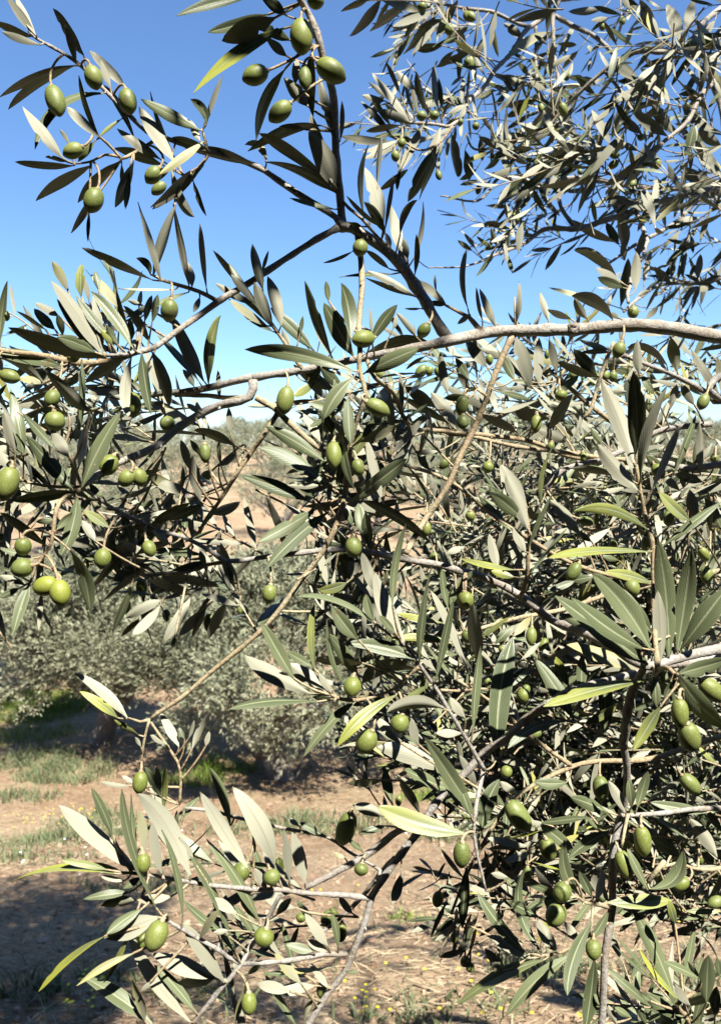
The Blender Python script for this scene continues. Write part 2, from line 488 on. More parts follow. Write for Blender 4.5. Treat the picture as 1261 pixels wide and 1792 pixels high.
tag(link('straw', geo.mesh('straw'), mats=[M_STRAW]), 'pale dry straw scattered over the brown earth', 'straw', kind='stuff')

# ---- clods and small stones
n = 6500
yv = 2.0 + 8.0 * RNG.random(n) ** 1.6
xv = (RNG.random(n) * 2 - 1) * (0.8 + 0.62 * yv)
sz = RNG.uniform(0.003, 0.014, n) * (1 + (RNG.random(n) > 0.96) * 1.2)
p = on_ground(xv, yv)
cube = np.array([[-1, -1, -.6], [1, -1, -.6], [1, 1, -.6], [-1, 1, -.6], [-.6, -.6, .7], [.6, -.6, .7], [.6, .6, .7], [-.6, .6, .7]])
V = p[:, None] + cube[None] * sz[:, None, None] * RNG.uniform(0.6, 1.3, (n, 8, 3))
q = np.array([[0, 1, 5, 4], [1, 2, 6, 5], [2, 3, 7, 6], [3, 0, 4, 7], [4, 5, 6, 7]])
c = np.zeros((n, 8, 4), np.float32); c[..., 2] = RNG.random(n)[:, None]
geo = Geo(); geo.add(V, q[None] + (np.arange(n) * 8)[:, None, None], 0, c.reshape(-1, 4))
tag(link('clods', geo.mesh('clods', smooth=False), mats=[M_SOIL]), 'small clods and pebbles of red earth', 'clods', kind='stuff')

# ---- grass patches (photo pixel of the patch centre, radius x, radius y in metres, blades, height)
geoG, geoW = Geo(), Geo()
for px, py, rx, ry, cnt, hh, weed in [
    (70, 1235, 0.95, 0.7, 7500, 0.12, 0), (40, 1290, 0.9, 0.5, 900, 0.16, 0), (120, 1180, 0.6, 0.4, 500, 0.12, 0),
    (110, 1360, 0.55, 0.45, 900, 0.20, 1), (60, 1330, 0.5, 0.4, 700, 0.20, 1), (30, 1400, 0.5, 0.3, 350, 0.16, 1),
    (110, 1470, 0.55, 0.35, 650, 0.12, 1), (40, 1500, 0.5, 0.3, 320, 0.10, 1), (170, 1440, 0.4, 0.3, 320, 0.15, 1),
    (330, 1370, 0.45, 0.35, 550, 0.20, 0), (390, 1350, 0.4, 0.3, 450, 0.20, 0), (500, 1450, 0.7, 0.3, 600, 0.13, 1),
    (780, 1400, 0.5, 0.4, 650, 0.17, 0), (810, 1460, 0.4, 0.3, 420, 0.12, 1), (260, 1560, 0.45, 0.25, 220, 0.10, 1), (380, 1500, 0.35, 0.2, 160, 0.10, 1),
    (620, 1440, 0.6, 0.3, 350, 0.13, 1), (900, 1440, 0.6, 0.4, 500, 0.15, 0), (1050, 1460, 0.8, 0.4, 500, 0.14, 1), (1200, 1480, 0.8, 0.4, 420, 0.15, 1),
    (940, 1700, 0.18, 0.12, 120, 0.09, 1), (710, 1610, 0.10, 0.08, 70, 0.07, 0), (60, 1740, 0.14, 0.08, 110, 0.08, 1), (210, 1720, 0.12, 0.07, 90, 0.07, 1),
    (1150, 1720, 0.25, 0.12, 150, 0.10, 1), (760, 1770, 0.3, 0.12, 170, 0.09, 1), (330, 1740, 0.15, 0.08, 110, 0.07, 1), (690, 860, 2.0, 1.6, 500, 0.5, 0), (560, 850, 2.0, 1.6, 300, 0.4, 1)]:
    c0 = gpix(px, py)
    r = np.sqrt(RNG.random(cnt)) ; aa = RNG.uniform(0, 6.283, cnt)
    xx = c0[0] + rx * r * np.cos(aa) + RNG.normal(0, rx * 0.15, cnt); yy_ = c0[1] + ry * r * np.sin(aa) + RNG.normal(0, ry * 0.15, cnt)
    clump = 0.45 + 0.8 * np.abs(np.sin(5 * xx + 1.3) * np.sin(6 * yy_))
    h = hh * RNG.uniform(0.5, 1.2, cnt) * clump
    blades(geoW if weed else geoG, on_ground(xx, yy_, -0.005), rdir(cnt), h, RNG.uniform(0.005, 0.011, cnt) * (1.5 if weed else 1.0) * (1 + (c0[1] > 20) * 2), RNG.uniform(0.2, 1.0, cnt), RNG.random(cnt))
# thin scatter everywhere
cnt = 3800
yv = 2.2 + 24 * RNG.random(cnt) ** 1.5; xv = (RNG.random(cnt) * 2 - 1) * (0.8 + 0.6 * yv)
k = (np.sin(0.8 * xv + 1) + np.sin(0.6 * yv + 0.7 * xv) + RNG.normal(0, 0.8, cnt)) > 0.6
xv, yv = xv[k], yv[k]; cnt = len(xv)
blades(geoW, on_ground(xv, yv, -0.004), rdir(cnt), RNG.uniform(0.03, 0.12, cnt), RNG.uniform(0.004, 0.009, cnt), RNG.uniform(0.2, 1.2, cnt), RNG.random(cnt))
tag(link('grass', geoG.mesh('grass'), mats=[M_GRASS]), 'bright green grass growing in patches under the trees', 'grass', kind='stuff')
tag(link('weeds', geoW.mesh('weeds'), mats=[M_WEED]), 'low grey green weeds scattered over the earth', 'weeds', kind='stuff')

# ---- flowers: little discs of five petals on stalks
def flowers(name, label, mat, spots, size):
    geo = Geo()
    for px, py, cnt, spread, hh in spots:
        c0 = gpix(px, py)
        xx = c0[0] + RNG.normal(0, spread, cnt); yy_ = c0[1] + RNG.normal(0, spread, cnt)
        hs = RNG.uniform(0.5, 1.1, cnt) * hh
        p = on_ground(xx, yy_)
        blades(geo, p, rdir(cnt), hs, np.full(cnt, 0.003), np.full(cnt, 0.1), RNG.random(cnt), 1)
        for a0 in np.arange(0, 6.28, 6.2832 / 5):
            d = np.stack([np.cos(a0 + xx * 50), np.sin(a0 + xx * 50), np.full(cnt, 0.35)], 1)
            s_ = np.stack([-d[:, 1], d[:, 0], np.zeros(cnt)], 1)
            top = p + np.array([0, 0, 1.0]) * hs[:, None] + rdir(cnt) * 0
            V = np.stack([top, top + (d * 0.6 + s_ * 0.45) * size, top + d * size, top + (d * 0.6 - s_ * 0.45) * size], 1)
            cc = np.zeros((cnt, 4, 4), np.float32); cc[..., 2] = RNG.random(cnt)[:, None]
            geo.add(V, np.array([[0, 1, 2, 3]])[None] + (np.arange(cnt) * 4)[:, None, None], 0, cc.reshape(-1, 4))
    tag(link(name, geo.mesh(name), mats=[mat, M_WEED]), label, 'flowers', kind='stuff')
flowers('yellow_flowers', 'tiny yellow flowers dotted over the dry earth', M_YEL,
        [(140, 1755, 14, 0.07, 0.05), (155, 1740, 6, 0.05, 0.05), (650, 1765, 10, 0.06, 0.05), (745, 1730, 6, 0.10, 0.04), (90, 1460, 40, 0.16, 0.22),
         (870, 1690, 10, 0.12, 0.05), (1225, 1622, 8, 0.06, 0.05), (1120, 1705, 4, 0.08, 0.05), (1005, 1785, 6, 0.08, 0.05), (830, 1785, 4, 0.06, 0.05), (560, 1570, 3, 0.1, 0.05), (190, 1655, 3, 0.05, 0.05), (1060, 1590, 5, 0.15, 0.05)], 0.0075)
flowers('white_flowers', 'small white daisies scattered in the weeds', M_WHITE,
        [(30, 1520, 7, 0.28, 0.08), (110, 1500, 6, 0.3, 0.08), (180, 1530, 4, 0.2, 0.08), (210, 1460, 4, 0.2, 0.08), (780, 1460, 40, 0.16, 0.10), (810, 1440, 26, 0.16, 0.12), (330, 1520, 8, 0.25, 0.08)], 0.010)

# ================================================================ olive trees of the grove
M_FOL = plant_material('olive_foliage_far', (0.060, 0.068, 0.034), (0.35, 0.35, 0.225), 0.6, 0.12)

def limb_paths(rng, h, spread):
    """a gnarled trunk and limbs; returns [(points, radii)] and the limb tips"""
    out, tips = [], []
    th = h * rng.uniform(0.22, 0.30)
    tr = h * 0.055
    lean = rng.normal(0, 0.06, 2) * h
    pts = [np.array([0, 0, -0.15]), np.array([lean[0] * .2, lean[1] * .2, th * 0.4]), np.array([lean[0] * .7, lean[1] * .7, th])]
    out.append((pts, [tr * 1.5, tr * 1.05, tr * 0.95]))
    top = pts[-1]
    nl = rng.integers(4, 6)
    a0 = rng.uniform(0, 6.28)
    for k in range(nl):
        a = a0 + k * 6.283 / nl + rng.normal(0, 0.25)
        r = spread * rng.uniform(0.45, 0.75); zz = h * rng.uniform(0.62, 0.86)
        e = np.array([math.cos(a) * r, math.sin(a) * r, zz])
        mid = top * 0.5 + e * 0.5 + np.array([math.cos(a), math.sin(a), -0.3]) * 0.12 * h + rng.normal(0, 0.03 * h, 3)
        out.append(([top + np.array([0, 0, -0.08 * h]), mid, e], [tr * 0.62, tr * 0.38, tr * 0.12]))
        tips.append(e); tips.append(mid)
        for q in range(2):
            a2 = a + rng.choice([-1, 1]) * rng.uniform(0.4, 1.0)
            e2 = mid + np.array([math.cos(a2) * spread * 0.5, math.sin(a2) * spread * 0.5, h * rng.uniform(0.0, 0.28)])
            out.append(([mid, mid * 0.5 + e2 * 0.5 + rng.normal(0, 0.03 * h, 3), e2], [tr * 0.3, tr * 0.2, tr * 0.07]))
            tips.append(e2)
    return out, tips

def grove_tree(seed, h, spread, nleaf, lsize, skirt=0.25):
    """meshes (trunk, crown) of one olive tree standing at the origin"""
    rng = np.random.default_rng(seed)
    paths, tips = limb_paths(rng, h, spread)
    gt = Geo()
    for pts, rad in paths:
        pr = smooth_path(np.column_stack([np.array(pts), rad]), 0.06 * h)
        tube(gt, pr[:, :3], pr[:, 3], 9, 0, (0.5, 0.5, 0.5, 0), True, 0.07, rng)
    # crown: drooping and rising sprays set round clump centres in an uneven dome
    cl = list(tips)
    ncl = 95
    for k in range(ncl):
        a = rng.uniform(0, 6.283); el = rng.uniform(-0.35, 1.0)
        rr = spread * rng.uniform(0.55, 1.02) * (1 + 0.16 * math.sin(3 * a + seed) + 0.10 * math.sin(5 * a + 2 * seed))
        zc = h * 0.62
        p = np.array([math.cos(a) * rr * math.cos(el * 1.4), math.sin(a) * rr * math.cos(el * 1.4), zc + math.sin(el * 1.4) * h * 0.36])
        p[2] = max(p[2], h * skirt)
        cl.append(p)
    cl = np.array(cl); crad = rng.uniform(0.08, 0.17, len(cl)) * h
    nspr = nleaf // 9
    ci = rng.integers(0, len(cl), nspr)
    dirn = rng.normal(0, 1, (nspr, 3)); dirn /= np.linalg.norm(dirn, axis=1, keepdims=True)
    sp0 = cl[ci] + dirn * (crad[ci] * rng.random(nspr) ** 0.5)[:, None]
    sp0[:, 2] = np.maximum(sp0[:, 2], h * skirt * 0.6)
    out = sp0 - np.array([0, 0, h * 0.5]); out /= np.linalg.norm(out, axis=1, keepdims=True)
    sd = out * 0.55 + dirn * 0.6 + np.array([0, 0, 0.45]) + rng.normal(0, 0.25, (nspr, 3)); sd /= np.linalg.norm(sd, axis=1, keepdims=True)
    slen = lsize * rng.uniform(2.2, 4.5, nspr)
    k9 = np.tile(np.arange(9), nspr); si = np.repeat(np.arange(nspr), 9)
    base = sp0[si] + sd[si] * (slen[si] * k9 / 9)[:, None]
    rd = rng.normal(0, 1, (len(si), 3)); rd -= sd[si] * np.sum(rd * sd[si], 1, keepdims=True); rd /= np.linalg.norm(rd, axis=1, keepdims=True)
    ld = sd[si] * 0.75 + rd * 0.7 + rng.normal(0, 0.1, rd.shape); ld /= np.linalg.norm(ld, axis=1, keepdims=True)
    ll = lsize * rng.uniform(0.7, 1.25, len(si))
    sdv = np.cross(ld, rd + rng.normal(0, 0.5, rd.shape)); sdv /= np.linalg.norm(sdv, axis=1, keepdims=True)
    w = ll * 0.15
    nrm = np.cross(sdv, ld)
    mid = base + ld * (ll * 0.5)[:, None] + nrm * (ll * 0.06)[:, None]
    tip = base + ld * ll[:, None]
    V = np.stack([base, mid - sdv * w[:, None], tip, mid + sdv * w[:, None]], 1)
    c = np.zeros((len(si), 4, 4), np.float32)
    tone = 0.40 * rng.random(len(cl))[ci][si] + 0.3 * rng.random(nspr)[si] + 0.3 * rng.random(len(si))
    c[..., 2] = np.clip(tone, 0, 1)[:, None]
    gc = Geo(); gc.add(V, np.array([[0, 1, 2, 3]])[None] + (np.arange(len(si)) * 4)[:, None, None], 0, c.reshape(-1, 4))
    return gt.mesh('trunk'), gc.mesh('crown', smooth=False)

def put_tree(meshes, x, y, rot, sc, label, group, name='olive_tree'):
    r = empty(name, (x, y, float(gz(x, y)) - 0.03))
    r.rotation_euler = (0, 0, rot); r.scale = (sc, sc, sc)
    tag(r, label, 'tree', group)
    link('trunk', meshes[0], r, [M_TRUNK]); link('crown', meshes[1], r, [M_FOL])
    return r

near_kinds = [grove_tree(3, 2.5, 1.6, 115000, 0.065, 0.06), grove_tree(8, 2.6, 1.25, 105000, 0.065, 0.36)]
far_kinds = [grove_tree(21, 3.4, 1.9, 9000, 0.12, 0.2), grove_tree(22, 3.2, 1.8, 9000, 0.12, 0.22), grove_tree(23, 3.8, 1.9, 9000, 0.12, 0.25)]
hill_kinds = [grove_tree(31, 3.6, 2.1, 3600, 0.22, 0.12), grove_tree(32, 3.3, 2.2, 3600, 0.22, 0.12)]
GN = 'olive trees of the grove behind the near branches'
def tree_at(meshes, px, d, rot, sc, label, group=GN):
    return put_tree(meshes, (px - 630.5) / FPX * d, d, rot, sc, label, group)
tree_at(near_kinds[0], 490, 9.0, 0.4, 1.0, 'silvery olive tree with low skirt of leaves below the thin bare diagonal twig')
tree_at(near_kinds[1], 165, 10.3, 2.2, 0.98, 'olive tree with dark forked trunk at the left beside the green grass patch')
tree_at(near_kinds[0], -110, 12.5, 3.6, 1.0, 'pale olive tree cut off by the left edge of the picture')
tree_at(near_kinds[0], 900, 10.2, 5.0, 1.0, 'olive tree half hidden behind the dense foliage at right of centre')
tree_at(near_kinds[0], 1230, 11.6, 1.3, 1.05, 'olive tree almost hidden behind the foliage at the right edge')
for q, (px, d, rot, sc, lab) in enumerate([
    (485, 36, 0.5, 1.0, 'small olive tree with pale trunk standing on the bare earth field'),
    (660, 40, 1.5, 0.9, 'small olive tree right of the pale trunked one on the field'),
    (330, 42, 2.9, 1.1, 'small olive tree left of the pale trunked one on the field'),
    (120, 30, 4.0, 1.1, 'olive tree behind the dark forked one at far left'),
    (240, 27, 1.1, 0.9, 'olive tree showing between the left twigs above the pale tree'),
    (800, 34, 0.2, 1.0, 'olive tree behind the thin diagonal branch right of centre'),
    (980, 30, 5.2, 1.0, 'middle distance olive tree glimpsed through the right foliage'),
    (1170, 37, 3.3, 1.0, 'middle distance olive tree near the right edge'),
    (-20, 40, 2.0, 1.2, 'middle distance olive tree at the left edge under the skyline')]):
    tree_at(far_kinds[q % 3], px, d, rot, sc, lab)
rng = np.random.default_rng(77)
for row, (d0, cnt) in enumerate(((54, 10), (66, 14), (84, 17), (108, 19), (140, 20))):
    for k in range(cnt):
        px = -80 + 1430 * (k + 0.5 + rng.normal(0, 0.22)) / cnt
        d = d0 * rng.uniform(0.93, 1.07)
        x = (px - 630.5) / FPX * d
        if row == 0 and 420 < px < 640: continue
        put_tree(hill_kinds[k % 2], x, d, rng.uniform(0, 6.28), rng.uniform(0.85, 1.25), 'far grey green olive tree on the hillside under the skyline', 'far olive trees on the hillside')
# ================================================================ the near olive tree: surveyed branches, leaves and fruit
# survey sheets: origin and scale of each enlarged part of the photograph the measurements were taken from
TILE = {'A': (0, 0, 3.002), 'B': (400, 0, 3.002), 'C': (800, 0, 2.735), 'D': (0, 430, 3.002), 'E': (400, 430, 3.002), 'F': (800, 430, 2.735),
        'G': (0, 860, 3.002), 'H': (400, 860, 3.002), 'I': (800, 860, 2.735), 'J': (0, 1342, 3.002), 'K': (400, 1342, 3.002), 'L': (800, 1342, 2.735), 'Z': (0, 0, 1.0)}
